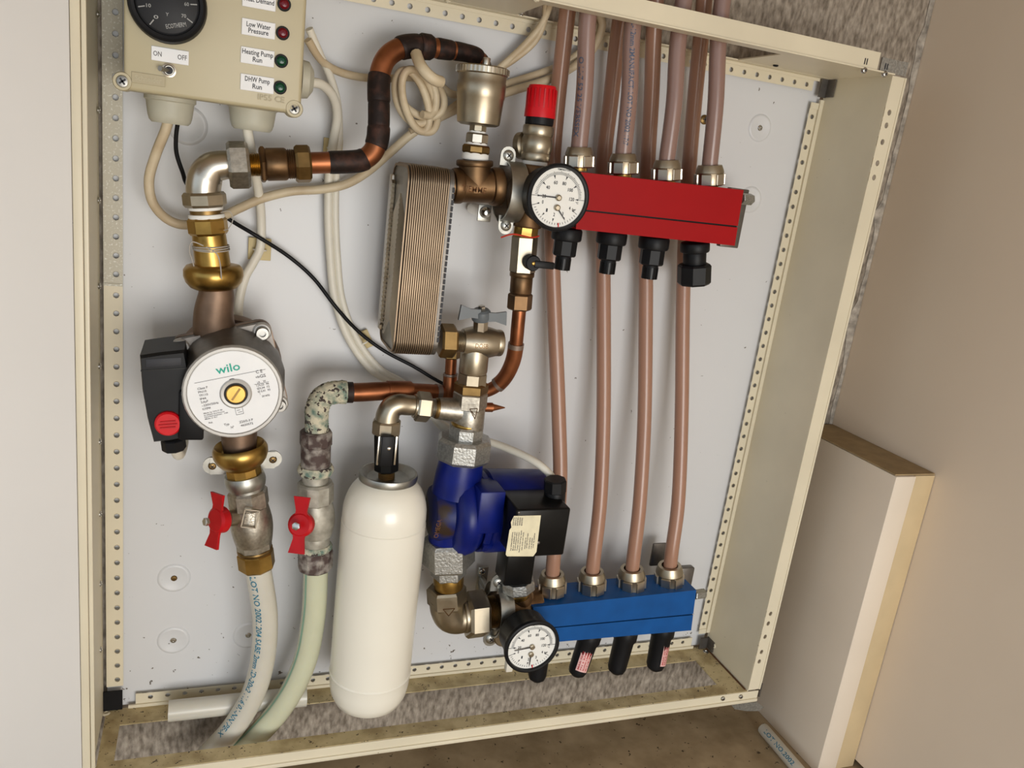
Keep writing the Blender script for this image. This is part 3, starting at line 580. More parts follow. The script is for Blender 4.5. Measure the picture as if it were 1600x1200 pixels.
# black terminal box
dT = .118; poly = [(218, 557), (250, 552), (288, 548), (293, 575), (298, 610), (300, 650), (298, 684), (268, 690), (240, 693), (230, 655), (222, 610)]
mb = MB(); pp = [P(x, y, dT) for x, y in poly]; back_ = [Vector((p.x, -.062, p.z)) for p in pp]; cen = sum(pp, Vector()) / len(pp)
mb.loft([back_, [Vector((p.x, -dT + .004, p.z)) for p in pp], [p + (cen - p) * .05 for p in pp]]); tb = T.part('terminal_box', mb, 'black', ang=25)
mb = MB(); q = P(256, 560, dT + .001); mb.box(P(256, 566, dT - .0005), (.0135, .0008, .0035), (Vector((.995, 0, .1)), YN, ZA), bev=.0003); T.part('terminal_recess', mb, 'ink', tb); mb = MB(); mb.box(P(256, 577, dT - .0002), (.0175, .0008, .0006), (Vector((.995, 0, .1)), YN, ZA)); T.part('terminal_lip', mb, 'black_gloss', tb)
mb = MB(); q = P(300, 640, .105); mb.box(q, (.010, .018, .022), bev=.002); T.part('connector_block', mb, 'black', tb)
c = P(263, 660, dT - .001); k = sc(c); mb = MB(); mb.lathe(c, YN, [(0, 20 * k), (.004, 19.5 * k), (.0055, 17 * k), (.0055, 0)], 32); kn = T.part('speed_knob', mb, 'cap_red', tb, label='red speed selector knob')
for i in (-1, 0, 1):
    mb = MB(); mb.box(c + YN * .006 + ZA * (i * 5 * k), ((11 if i else 13) * k, 1.1 * k, .0007), (Vector((.995, 0, .1)), Vector((-.1, 0, .995)), YN)); T.part('grip_rib', mb, 'handle_red', kn)
chain(T, (270, 685, .095), (273, 706, .095), [('gland_nut', 'black', 'h8', 0, 18, 18)], parent=tb)
mb = MB(); mb.tube(smooth(path([(274, 700, .09), (279, 710, .075), (283, 702, .05), (286, 690, .03)]), 5), .0052, 12); T.part('lead', mb, 'cable_white', tb)

# ================================================================== below pump : union, clamp, ball valve, hose
T = Thing('lower_union', 'brass union nut and zinc pipe clamp beneath the round pump', 'pipe fitting', P(378, 730, .07))
c0 = P(374, 695, .07); ax = (P(383, 753, .07) - c0); k = sc(c0); kk = ax.length / 58.7
mb = MB(); mb.lathe(c0, ax, [(14 * kk, 27 * k), (10 * kk, 31 * k), (1 * kk, 35.5 * k), (-.0006, 37.5 * k), (2 * kk, 40 * k), (7 * kk, 42 * k), (15 * kk, 41.5 * k), (23 * kk, 38 * k), (29 * kk, 33 * k), (34 * kk, 27 * k), (36 * kk, 20 * k)], 36); T.part('union_nut', mb, 'brass', ang=60)
chain(T, (378, 722, .07), (387, 770, .07), [('tail', 'brass', 'h10', 0, 24, 27), ('clamp_band', 'zinc', 'b', 18, 38, 29, 31), ('tail_end', 'zinc', 'r', 36, 50, 26)])
for px, py, qx, qy in ((332, 727, 352, 728), (426, 717, 405, 720)):
    a_ = P(px, py, .055); b_ = P(qx, qy, .058); mb = MB(); mb.lathe(a_, YN, [(-.001, 14.5 * k), (.001, 14.5 * k), (.001, 0)], 18); mb.box((a_ + b_) / 2, ((b_ - a_).length / 2 + .002, .0012, .0085)); o = T.part('clamp_ear', mb, 'zinc'); screw(T, a_ + YN * .001, YN, 6.5 * k, .003, 'brass_dark', o)
def ball_valve(name, label, p0, p1, mm, nutm, stem, hub, wings, hm, extra):
    T = Thing(name, label, 'valve', P(*p1)); chain(T, p0, p1, extra)
    a = P(*stem); b = P(*hub); ax = (b - a).normalized(); k = sc(b)
    mb = MB(); mb.lathe(a, ax, [(0, 13 * k), ((b - a).length * .5, 13 * k), ((b - a).length * .55, 10 * k), ((b - a).length, 10 * k)], 18); T.part('stem', mb, mm)
    return T, b, ax, k
T, b, ax, k = ball_valve('ball_valve', 'nickel ball valve with red butterfly handle below round pump', (386, 762, .07), (402, 888, .07), 'nickel', 'brass', (372, 808, .078), (338, 813, .092), None, 'handle_red',
    [('hex_end', 'nickel_rough', 'h8', 2, 30, 30.5), ('valve_body', 'nickel_rough', 'b', 28, 84, 28, 32), ('hex_end', 'nickel_rough', 'h8', 80, 96, 27), ('collar', 'brass_dark', 'c', 93, 99, 27), ('compression_nut', 'brass', 'h8', 98, 126, 28)])
mb = MB(); c = P(391, 810, .0925); kk = sc(c); uu = Vector((.98, 0, -.16)); vv = Vector((.16, 0, .98)); 
for dx, dz, w, h in ((0, 15, 11, .9), (0, -15, 11, .9), (11, 0, .9, 15), (-11, 0, .9, 15)): mb.box(c + uu * (dx * kk) + vv * (dz * kk), (w * kk, h * kk, .0015), (uu, vv, YN))
mb.text('VALVE', c + uu * (3.5 * kk) + YN * .001, vv * -1, uu, width=24 * kk, height=6 * kk); mb.text('DN20', c - uu * (5 * kk) + YN * .001, vv * -1, uu, width=20 * kk, height=5 * kk); T.part('cast_mark', mb, 'nickel_bright', flat=True)
def butterfly(T, c, ax, k, up, span, wide, m, tilt=0.0, hub_r=18, bolt=True, cup=10):
    """two-wing handle in the plane perpendicular to ax, wings along +-up"""
    ax = ax.normalized(); up = (up - ax * up.dot(ax)).normalized(); sd = ax.cross(up)
    mb = MB(); mb.lathe(c - ax * (cup * k), ax, [(0, hub_r * k * .9), (2 * k, hub_r * k), (cup * k, hub_r * k), ((cup + 3) * k, hub_r * .8 * k), ((cup + 3) * k, 0)], 26); h = T.part('handle_hub', mb, m)
    for s in (1, -1):
        poly = [(-.50 * wide, hub_r * .5), (.50 * wide, hub_r * .5), (.42 * wide, hub_r * 1.1), (.62 * wide, span), (-.62 * wide, span), (-.42 * wide, hub_r * 1.1)]
        pts = [c + sd * (x * k) + up * (s * y * k) + ax * (max(0, y - hub_r) * .18 * k) - ax * (3 * k) for x, y in poly]
        mb = MB(); mb.prism(pts, ax * (4.5 * k)); T.part('handle_wing', mb, m)
    if bolt:
        mb = MB(); mb.lathe(c + ax * (cup + 2) * k, ax, [(0, 6.5 * k), (5 * k, 6.5 * k), (5.6 * k, 5 * k), (5.6 * k, 0)], 6); T.part('stem_nut', mb, 'steel_screw')
butterfly(T, b, ax, k, P(324, 770, .1) - P(338, 850, .1), 43, 24, 'handle_red', hub_r=21, cup=14)
T.o['label'] = 'nickel ball valve with red butterfly handle below round pump'

def hose(name, label, pts, r, m, prints=(), stripe=None):
    T = Thing(name, label, 'hose', P(*pts[-1])); e = smooth(path(pts), 12)
    mb = MB(); mb.tube(e, r, 24); T.part('tube', mb, m, ang=80)
    cum = [0]
    for i in range(1, len(e)): cum.append(cum[-1] + (e[i] - e[i - 1]).length)
    def frame(s):
        s = max(0, min(cum[-1] - 1e-6, s)); i = 0
        while cum[i + 1] < s: i += 1
        f = (s - cum[i]) / (cum[i + 1] - cum[i]); p = e[i].lerp(e[i + 1], f); t0 = (e[min(i + 1, len(e) - 1)] - e[max(i - 1, 0)]).normalized(); t1 = (e[min(i + 2, len(e) - 1)] - e[i]).normalized(); t = t0.lerp(t1, f).normalized()
        n = CP - p; n = (n - t * n.dot(t)).normalized(); return p, t, n, t.cross(n)
    for s0, s1, th, h, body, ink in prints:      # th: angle round the tube from the line facing the viewer
        mb = MB(); L = (s1 - s0)
        def mp(x, y):
            p, t, n, w = frame(s0 + L / 2 + x); a = th + y / r
            return p + (n * math.cos(a) - w * math.sin(a)) * (r + .0002)
        mb.text(body, None, None, None, width=L, height=h, mapf=mp); T.part('print', mb, ink, flat=True)
    if stripe is not None:
        mb = MB(); vv = []; M = 40
        for i in range(M + 1):
            for y in (-.0011, .0011):
                p, t, n, w = frame(cum[-1] * i / M); a = stripe + y / r; vv.append(p + (n * math.cos(a) - w * math.sin(a)) * (r + .0003))
        mb.add(vv, [(2 * i, 2 * i + 1, 2 * i + 3, 2 * i + 2) for i in range(M)]); T.part('stripe', mb, 'stripe_green', flat=True)
    return T
hose('water_hose', 'milky white hose with blue print from the left ball valve', [(401, 880, .07), (406, 905, .07), (414, 960, .066), (413, 1010, .060), (404, 1060, .055), (388, 1100, .05), (362, 1140, .047), (330, 1175, .045), (300, 1205, .044)], .0125, 'hose_clear',
     [(.008, .225, -.62, .0062, 'LOT NO 20021204 SABE 2mm ID-20x2 11,6|01-NN|PE-X', 'ink_blue')])
hose('drain_hose', 'greenish clear hose with faint green stripe from corroded valve', [(493, 880, .06), (493, 905, .06), (490, 960, .058), (480, 1020, .055), (462, 1068, .052), (436, 1110, .05), (405, 1145, .047), (375, 1175, .045), (350, 1200, .044)], .0125, 'hose_green', stripe=-.85)
a = P(490, 905, .075); 
T = Thing('pipe_sleeve', 'short white plastic pipe sleeve lying on the cabinet floor', 'pipe', P(370, 1112, .02))
a_ = PZ(263, 1113, ZB + .0115); b_ = PZ(478, 1086, ZB + .0115); b_.y = a_.y = (a_.y + b_.y) / 2
mb = MB(); mb.lathe(a_, b_ - a_, [(.02, .009), (0, .009), (0, .011), ((b_ - a_).length, .011), ((b_ - a_).length, .009), ((b_ - a_).length - .02, .009)], 20); T.part('pipe', mb, 'hose_clear')

# ================================================================== big copper loop
T = Thing('copper_pipe', 'dark heat-blackened copper pipe looping above the heat exchanger', 'pipe', P(520, 254, .07))
ctrl = [(478, 255, .07), (510, 254, .07), (545, 253, .07), (566, 250, .069), (582, 238, .068), (590, 218, .067), (592, 190, .065), (592, 160, .062), (592, 130, .058), (596, 106, .055), (606, 88, .052), (624, 76, .049), (646, 72, .046), (672, 74, .043), (700, 78, .04), (725, 82, .037), (744, 88, .034), (754, 100, .030), (757, 118, .026), (757, 140, .022)]
e = smooth(path(ctrl), 8); k = sc(e[40])
rad = [(16.2 if i < 100 else max(13.0, 16.2 - (i - 100) * .15)) * k for i in range(len(e))]
mb = MB(); mb.tube(e, rad, 24); T.part('tube', mb, 'copper', ang=60)
def sleeve(i0, i1, dr, m='copper_dark', nm='coupling'):
    mb = MB(); seg = e[i0:i1 + 1]; rr = [rad[i] + dr * k for i in range(i0, i1 + 1)]; rr[0] -= .5 * dr * k; rr[-1] -= .5 * dr * k; mb.tube(seg, rr, 24); T.part(nm, mb, m, ang=60)
sleeve(9, 26, 1.2); sleeve(36, 46, 1.8); sleeve(46, 56, .8, 'copper_dark', 'scorched_pipe'); sleeve(56, 68, 1.6); sleeve(88, 99, 2.2); sleeve(99, 105, 4.0); sleeve(107, 114, 1.4); sleeve(115, 130, 1.2); sleeve(132, 148, .5, 'copper_dark', 'scorched_pipe')

# ================================================================== corroded column
T = Thing('corroded_elbow', 'copper elbow caked in green and white scale', 'pipe fitting', P(494, 680, .06)); k = sc(T.off)
e = smooth(path([(541, 613, .06), (525, 613, .06), (509, 617, .06), (499, 628, .06), (495, 645, .06), (495, 676, .06)]), 8); mb = MB(); rr = random.Random(5)
mb.tube(e, [(17.6 + .9 * rr.random()) * k for _ in e], 24); el = T.part('elbow', mb, 'crust', ang=70)
for i in range(70):
    j = rr.randrange(2, len(e) - 2); t = (e[j + 1] - e[j - 1]).normalized(); n = CP - e[j]; n = (n - t * n.dot(t)).normalized(); w = t.cross(n); a = rr.uniform(-1.7, 1.7); q = e[j] + (n * math.cos(a) + w * math.sin(a)) * 17.5 * k; dn = (n * math.cos(a) + w * math.sin(a)); s = rr.uniform(.0008, .0022)
    mb = MB() if i == 0 else mb
    mb.lathe(q - dn * s * .5, dn, [(0, s * 1.3), (s * .5, s), (s * .9, s * .4), (s, 0)], 6)
o = T.part('scale_crust', mb, 'crust', el); o['kind'] = 'stuff'
chain(T, (494, 668, .06), (493, 746, .06), [('nut', 'corroded', 'h10', 4, 28, 25), ('coupling', 'corroded', 'c', 26, 64, 23), ('flange_ring', 'crust', 'b', 58, 72, 25, 28)])
T, b, ax, k = ball_valve('ball_valve', 'scaled grey ball valve with red handle beside the white tank', (493, 740, .06), (493, 888, .06), 'corroded_light', 'corroded', (484, 815, .07), (469, 820, .092), None, 'handle_red',
    [('neck', 'corroded_light', 'r', 0, 16, 20), ('hex_end', 'corroded_light', 'h10', 12, 44, 28), ('valve_body', 'corroded_light', 'b', 42, 94, 25, 30), ('hex_end', 'corroded_light', 'c', 90, 112, 22), ('ring', 'crust', 'b', 108, 118, 23, 26), ('compression_nut', 'corroded', 'h10', 116, 148, 27)])
butterfly(T, b, ax, k, P(462, 780, .1) - P(464, 862, .1), 44, 21, 'handle_red', hub_r=20, cup=12)
# copper line to the right of the elbow
T = Thing('copper_line', 'horizontal copper pipe between scaled elbow and central tee', 'pipe', P(620, 612, .05))
e = smooth(path([(530, 613, .06), (560, 613, .06), (600, 611, .058), (640, 611, .054), (680, 613, .045), (740, 618, .038)]), 8); k = sc(e[0])
mb = MB(); mb.tube(e, [(13.2 if i > 24 else 15.0) * k for i in range(len(e))], 22); T.part('tube', mb, 'copper', ang=60)
for i0, i1, dr, m in ((0, 7, 1.5, 'copper_dark'), (17, 25, 1.3, 'copper'), (32, 34, .9, 'solder')):
    mb = MB(); mb.tube(e[i0:i1], (15.2 + dr if i1 < 27 else 13.4 + dr) * k, 22); T.part('coupling', mb, m)
T = Thing('copper_bend', 'copper pipe bending down from small isolating valve behind the tee', 'pipe', P(800, 560, .05))
e = smooth(path([(812, 478, .068), (809, 510, .068), (806, 540, .066), (801, 565, .062), (790, 588, .056), (774, 604, .05), (752, 613, .045), (720, 617, .04)]), 8); k = sc(e[0])
mb = MB(); mb.tube(e, 10.8 * k, 22); T.part('tube', mb, 'copper', ang=60)
mb = MB(); mb.tube(e[16:38], 12.6 * k, 22); o = T.part('bend_fitting', mb, 'copper', ang=60)
for i in (15, 37): mb = MB(); mb.tube(e[i:i + 3], 12.9 * k, 20); T.part('solder_ring', mb, 'solder', o)
T = Thing('copper_stub', 'small upright copper pipe behind the grey-handled valve', 'pipe', P(703, 600, .045))
chain(T, (706, 545, .045), (702, 618, .045), [('nut', 'brass_dark', 'h', 0, 14, 15), ('tube', 'copper', 'r', 12, 74, 9), ('coupling', 'copper', 'c', 40, 74, 11), ('solder_ring', 'solder', 'c', 38, 42, 11.5)])
T = Thing('copper_tip', 'pinched copper pipe end poking out right of the tee', 'pipe', P(765, 637, .06))
chain(T, (745, 636, .06), (789, 637, .06), [('tube', 'copper', 'r', 0, 24, 7.5), ('pinched_end', 'copper', 'r', 23, 44, 6.5, .8)])

# ================================================================== heat exchanger
xl = P(641, 290, .100).x; xr = P(706, 290, .098).x + .002; zt_ = P(641, 256, .100).z; zb_ = P(640, 557, .100).z - .001; dB, dFr = .028, .100
T = Thing('heat_exchanger', 'brazed plate heat exchanger with ribbed brown steel plates', 'heat exchanger', Vector(((xl + xr) / 2, -.06, zb_)))
def plate_poly(x, g=0.0, r=.014, n=5):
    y0, y1, z0, z1 = -dFr + g, -dB - g, zb_ + g, zt_ - g; out = []
    for q, (cy, cz) in enumerate(((y1 - r, z1 - r), (y0 + r, z1 - r), (y0 + r, z0 + r), (y1 - r, z0 + r))):
        for i in range(n + 1):
            a = q * math.pi / 2 + math.pi / 2 * i / n; out.append(Vector((x, cy + r * math.cos(a), cz + r * math.sin(a))))
    return out
N = 20; wpl = (xr - xl) / N
for i in range(N):
    x = xl + i * wpl; mb = MB(); last = i >= N - 2
    mb.loft([plate_poly(x, .0012), plate_poly(x + wpl * .25, 0.0), plate_poly(x + wpl * .75, 0.0), plate_poly(x + wpl * .98, .0012)]) if not last else mb.loft([plate_poly(x, .0004), plate_poly(x + wpl, .0004)])
    T.part('plate', mb, 'plates' if not last else 'alu_dark', ang=20)
# embossed herringbone of the end plate facing left
mb = MB(); mb.loft([plate_poly(xl - .0008, .003), plate_poly(xl + .0002, .001)]); ep = T.part('end_plate', mb, 'steel_dark', label='embossed end plate facing left')
ym = -(dB + dFr) / 2 - .005; hw = (dFr - dB) / 2 - .010; nz_ = 26; mb = MB()
for i in range(nz_):
    z0 = zb_ + .022 + (zt_ - zb_ - .060) * i / (nz_ - 1)
    for s in (-1, 1):
        a_ = Vector((xl - .0008, ym, z0 + .010)); b_ = Vector((xl - .0008, ym + s * hw, z0 - .012)); ax = (b_ - a_).normalized(); nn = Vector((-1, 0, 0)); sd = ax.cross(nn); h = .0014
        mb.loft([[a_ - sd * h, a_ + nn * .0013, a_ + sd * h], [b_ - sd * h, b_ + nn * .0013, b_ + sd * h]])
T.part('herringbone', mb, 'nickel_bright', ep, ang=10)
rim_o = plate_poly(xl - .0008, .0012, r=.014, n=5); rim_i = plate_poly(xl - .0008, .0035, r=.012, n=5); mb = MB(); n_ = len(rim_o); off = Vector((-.0012, 0, 0))
mb.add(rim_o + [p + off for p in rim_o] + [p + off for p in rim_i] + rim_i, [(a0 + j, a0 + (j + 1) % n_, b0 + (j + 1) % n_, b0 + j) for a0, b0 in ((0, n_), (n_, 2 * n_), (2 * n_, 3 * n_)) for j in range(n_)])
T.part('end_rim', mb, 'plates', ep)
mb = MB(); mb.box(Vector((xl - .0026, -dB - .0075, (zb_ + zt_) / 2)), (.0022, .0055, (zt_ - zb_) / 2 - .012), bev=.0015)
for i in range(30):
    z = zb_ + .020 + (zt_ - zb_ - .040) * i / 29; mb.box(Vector((xl - .0030, -dB - .013, z)), (.0018, .0022, .0022), (XA, Vector((0, .7, .7)), Vector((0, -.7, .7))))
T.part('crimped_edge', mb, 'nickel_bright', ep)
mb = MB()
for i in range(26):
    z = zb_ + .018 + (zt_ - zb_ - .036) * i / 25; mb.box(Vector((xr - .0004, -dFr + .0003, z)), (.0010, .0008, .0022))
T.part('crimped_edge', mb, 'ink')

# ================================================================== bronze tee, air vent
T = Thing('bronze_tee', 'brown bronze tee joining heat exchanger to the upper clamp', 'pipe fitting', P(742, 290, .07))
chain(T, (700, 290, .07), (785, 292, .07), [('spigot', 'bronze', 'c', 0, 14, 23), ('run', 'bronze', 'r', 8, 82, 25), ('collar', 'bronze', 'c', 6, 22, 27.5), ('collar', 'bronze', 'c', 66, 84, 29.5)])
chain(T, (742, 246, .07), (741, 300, .07), [('branch', 'bronze', 'r', 4, 54, 25), ('collar', 'bronze', 'c', 4, 14, 29)])
mb = MB(); q = P(741, 296, .1065); mb.text('TIEMME', q, Vector((.99, 0, -.02)), ZA, width=36 * k, height=8 * k); T.part('cast_mark', mb, 'rust', flat=True)  # letters are bare bronze; dark colour paints the shade of their relief
T = Thing('air_vent', 'nickel automatic air vent with knurled cap on bronze tee', 'air vent', P(743, 250, .07))
chain(T, (742, 250, .07), (757, 92, .07), [('tape', 'tape', 'c', -1, 12, 21), ('brass_nut', 'brass_dark', 'h8', 10, 24, 23), ('tape', 'tape', 'c', 22, 29, 17), ('nickel_nut', 'nickel_bright', 'h8', 26, 43, 18.5), ('tape', 'tape', 'c', 41, 47, 13), ('neck', 'nickel', 'h8', 45, 60, 14)])
a_ = P(747, 197, .07); b_ = P(756, 96, .07); ax = b_ - a_; q = ax.length / 101.4; k = sc(a_)
mb = MB(); mb.lathe(a_, ax, [(0, 14 * k), (1 * q, 28 * k), (4 * q, 33 * k), (10 * q, 34 * k), (44 * q, 36.5 * k), (46 * q, 37.5 * k), (68 * q, 38 * k), (70 * q, 37 * k), (84 * q, 37.5 * k)], 40); body = T.part('float_body', mb, 'nickel', ang=40)
mb = MB(); mb.lathe(a_, ax, [(80 * q, 38 * k), (82 * q, 40 * k), (91 * q, 40 * k), (93 * q, 38 * k), (93 * q, 0)], 40); cap = T.part('cap', mb, 'nickel')
u, w = perp(ax); mb = MB(); axn = ax.normalized()
for i in range(40):
    t = 2 * math.pi * i / 40; e_ = u * math.cos(t) + w * math.sin(t); f_ = axn.cross(e_); mb.box(a_ + axn * (86.5 * q) + e_ * 40 * k, (1.6 * k, 1.5 * k, 4.5 * q), (e_, f_, axn))
T.part('knurling', mb, 'nickel_bright', cap, ang=10)
chain(T, (759, 106, .058), (761, 90, .058), [('bleed_screw', 'nickel_bright', 'c', 0, 16, 6)])

# ================================================================== pipe clamps
def clamp(label, cx, cy, r, w, ears, d, back_ear=None):
    """zinc strap round a horizontal pipe; ears top and bottom with screws"""
    T = Thing('pipe_clamp', label, 'clamp', P(cx, cy, .0)); c = P(cx, cy, d); k = sc(c); R = r * k; W2 = w * k / 2
    mb = MB(); outer = []; inner = []
    rings = []
    for i in range(25):
        a = math.radians(-100 + 200 * i / 24); n = Vector((0, -math.cos(a), math.sin(a)))
        o = c + n * R; rings.append([o - XA * W2, o + XA * W2, o + XA * W2 + n * .0018, o - XA * W2 + n * .0018])
    mb.loft(rings); T.part('strap', mb, 'zinc', ang=25)
    rings = []
    for i in range(17):
        a = math.radians(80 + 200 * i / 16); n = Vector((0, -math.cos(a), math.sin(a))); o = c + n * (R * 1.0); rings.append([o - XA * W2, o + XA * W2, o + XA * W2 + n * .0018, o - XA * W2 + n * .0018])
    mb = MB(); mb.loft(rings); T.part('rear_strap', mb, 'zinc', ang=25)
    for ex, ey in ears:
        e = P(ex, ey, d + .003); mb = MB(); h = 15 * k; wd = 12 * k; sgn = 1 if ey < cy else -1
        poly = [e + XA * (wd * math.cos(t)) + ZA * (sgn * (wd * math.sin(t) + .1 * h)) for t in [math.pi * i / 8 for i in range(9)]] + [e - XA * wd - ZA * sgn * h, e + XA * wd - ZA * sgn * h]
        mb.prism(poly, YN * .0022); o = T.part('ear', mb, 'zinc'); screw(T, e + YN * .0022, YN, 8.5 * k, .003, 'zinc', o)
    mb = MB(); mb.tube([c + Vector((0, R * .9, 0)), Vector((c.x, .0, c.z))], .004, 10); T.part('standoff', mb, 'zinc')
    return T
clamp('zinc pipe clamp beside upper temperature gauge', 797, 300, 44, 27, [(793, 243), (789, 352)], .068)
T = Thing('dome_screw', 'domed steel bracket screw under the bronze tee', 'screw', P(758, 332, .03)); c = P(759, 332, .05); k = sc(c)
mb = MB(); mb.lathe(c - YN * .045, YN, [(0, 9 * k), (.045, 9 * k), (.047, 7.5 * k), (.0495, 4 * k), (.050, 0)], 16); T.part('head', mb, 'chrome')
mb = MB(); mb.box(c - YN * .004 - ZA * .001, (11 * k, .001, 13 * k), bev=.0008); T.part('lug', mb, 'zinc')
clamp('zinc pipe clamp beside lower temperature gauge', 779, 950, 42, 22, [(778, 908), (766, 996)], .070)
T = Thing('wall_bracket', 'small zinc screw bracket on back panel below blue pump', 'bracket', P(753, 930, .0))
mb = MB(); q = P(753, 904, .004); mb.box(q, (.0065, .0015, .016), bev=.001); b0 = T.part('tab', mb, 'zinc'); screw(T, P(753, 893, .006), YN, .0042, .003, 'steel_screw', b0)
mb = MB(); mb.tube(path([(753, 910, .006), (757, 930, .03), (764, 950, .06)]), .0055, 12); T.part('rod', mb, 'zinc')

# ================================================================== safety valve + upper tee body
T = Thing('safety_valve', 'nickel safety valve with bright red ribbed cap', 'valve', P(836, 262, .07))
chain(T, (834, 268, .07), (849, 132, .07), [('tape', 'tape', 'c', 10, 18, 20), ('base_nut', 'nickel', 'c', 16, 32, 23), ('valve_body', 'nickel', 'b', 28, 58, 22, 25), ('shoulder', 'nickel', 'c', 56, 74, 24.5), ('black_collar', 'black', 'h12', 72, 90, 22.5)])
a_ = P(843, 184, .07); b_ = P(848, 134, .07); ax = b_ - a_; L = ax.length; k = sc(a_)
mb = MB(); mb.lathe(a_, ax, [(0, 24.5 * k), (L * .1, 24.5 * k), (L * .93, 22 * k), (L, 20.5 * k), (L, 0)], 32); cap = T.part('cap', mb, 'cap_red', label='bright red plastic cap')
u, w = perp(ax); axn = ax.normalized(); mb = MB()
for i in range(20):
    t = 2 * math.pi * i / 20 + .1; e_ = u * math.cos(t) + w * math.sin(t); mb.box(a_ + axn * L * .55 + e_ * 22.9 * k, (.9 * k, 1.2 * k, L * .34), (e_, axn.cross(e_), axn))
T.part('grip_ribs', mb, 'handle_red', cap, ang=10)
c = P(838, 226, .07); mb = MB(); dd = (P(812, 228, .055) - c); mb.lathe(c, dd, [(0, 17 * k), (dd.length * .6, 17 * k), (dd.length * .7, 21 * k), (dd.length, 21 * k), (dd.length, 15 * k), (dd.length * .5, 14 * k)], 26); T.part('outlet', mb, 'nickel')
T = Thing('manifold_tee', 'bronze tee body behind the upper gauge feeding red manifold', 'pipe fitting', P(836, 310, .07))
chain(T, (800, 304, .07), (918, 316, .07), [('run', 'bronze', 'c', 0, 50, 30), ('run_end', 'bronze', 'c', 44, 118, 27)])
chain(T, (836, 256, .07), (820, 372, .07), [('branch', 'bronze', 'c', 2, 100, 24), ('bush', 'brass', 'h8', 92, 116, 20)])

# ================================================================== gauges
def gauge(label, fx, fy, d, rpx, back, needle_t, needle_p):
    T = Thing('temperature_gauge', label, 'gauge', P(fx, fy, .08), 'round black gauges on the manifolds'); c = P(fx, fy, d); k = sc(c); R = rpx * k
    bq = back
    mb = MB(); mb.lathe(c - YN * .030, YN, [(0, R * .80), (.001, R * .86), (.022, R * .90), (.026, R * .97), (.0295, R), (.032, R * .985), (.0328, R * .93), (.0325, R * .88), (.029, R * .86), (.027, 0)], 56); bez = T.part('case', mb, 'black')
    mb = MB(); mb.tube([c - YN * .029, bq], .009, 14); T.part('stem', mb, 'bronze')
    mb = MB(); mb.lathe(c - YN * .001, YN, [(-.001, R * .87), (.0008, R * .87), (.0008, 0)], 48); dial = T.part('dial', mb, 'gauge_white')
    f0 = c + YN * .0001
    def e(a): a = math.radians(a); return Vector((math.cos(a), 0, math.sin(a)))
    def tick(mb, a, r0, r1, w): 
        n = e(a); t = e(a + 90); mb.box(f0 + n * ((r0 + r1) / 2 * R), ((r1 - r0) / 2 * R, w * R, .0001), (n, t, YN))
    mb = MB()
    for i in range(51): tick(mb, 180 - i * 3.6, .66, .75 if i % 5 else .77, .006)
    for i in range(6):
        a = 180 - i * 36; n = e(a); t = e(a + 90); mb.add([f0 + n * R * .55, f0 + n * R * .66 + t * R * .028, f0 + n * R * .66 - t * R * .028], [(0, 1, 2)])
        mb.text(str(20 + 20 * i), f0 + n * R * .45, XA, ZA, height=R * .10, width=R * (.12 if i < 4 else .16))
    tick(mb, 180, .72, .87, .006); tick(mb, 0, .66, .87, .006)
    mb.text('TEMPERATURE', f0 + e(85) * R * .82, XA, ZA, width=R * .42, height=R * .05); mb.text('°C', f0 + e(-8) * R * .64, XA, ZA, width=R * .09)
    for i in range(21):
        a = 200 + i * 6.4; tick(mb, a, .74, .80, .006)
    for i in range(5):
        a = 200 + i * 32; n = e(a); t = e(a + 90); mb.add([f0 + n * R * .72, f0 + n * R * .62 + t * R * .025, f0 + n * R * .62 - t * R * .025], [(0, 1, 2)])
        mb.text(str(i), f0 + n * R * .50, XA, ZA, height=R * .10, width=R * .05)
    tick(mb, 200, .6, .87, .005); tick(mb, 328, .6, .80, .005)
    mb.text('bar', f0 + e(-33) * R * .68 + ZA * R * .08, XA, ZA, width=R * .13)
    T.part('scale_marks', mb, 'ink', dial, flat=True)
    mb = MB(); tick(mb, 279, .74, .86, .018); T.part('red_mark', mb, 'cap_red', dial)
    h1 = f0 + YN * .0012; h2 = f0 - ZA * R * .29 + YN * .0012
    for h, a, L in ((h1, needle_t, .64), (h2, needle_p, .42)):
        n = e(a); t = e(a + 90); mb = MB(); mb.prism([h + t * R * .022 - n * R * .05, h - t * R * .022 - n * R * .05, h - t * R * .012 + n * R * L, h + t * R * .012 + n * R * L], YN * .0003); nd = T.part('needle', mb, 'ink', dial)
        mb = MB(); mb.lathe(h, YN, [(-.0006, R * .095), (.0012, R * .09), (.0018, R * .06), (.0018, 0)], 18); T.part('needle_hub', mb, 'nickel', nd) if False else T.part('needle_hub', mb, 'nickel', dial)
    return T
gauge('round white-faced gauge in front of the red manifold', 872, 309, .120, 52.5, P(845, 312, .075), 180, -48)
gauge('round white-faced gauge hanging below blue manifold', 831, 1010, .140, 46, P(815, 955, .08), 187, -91)

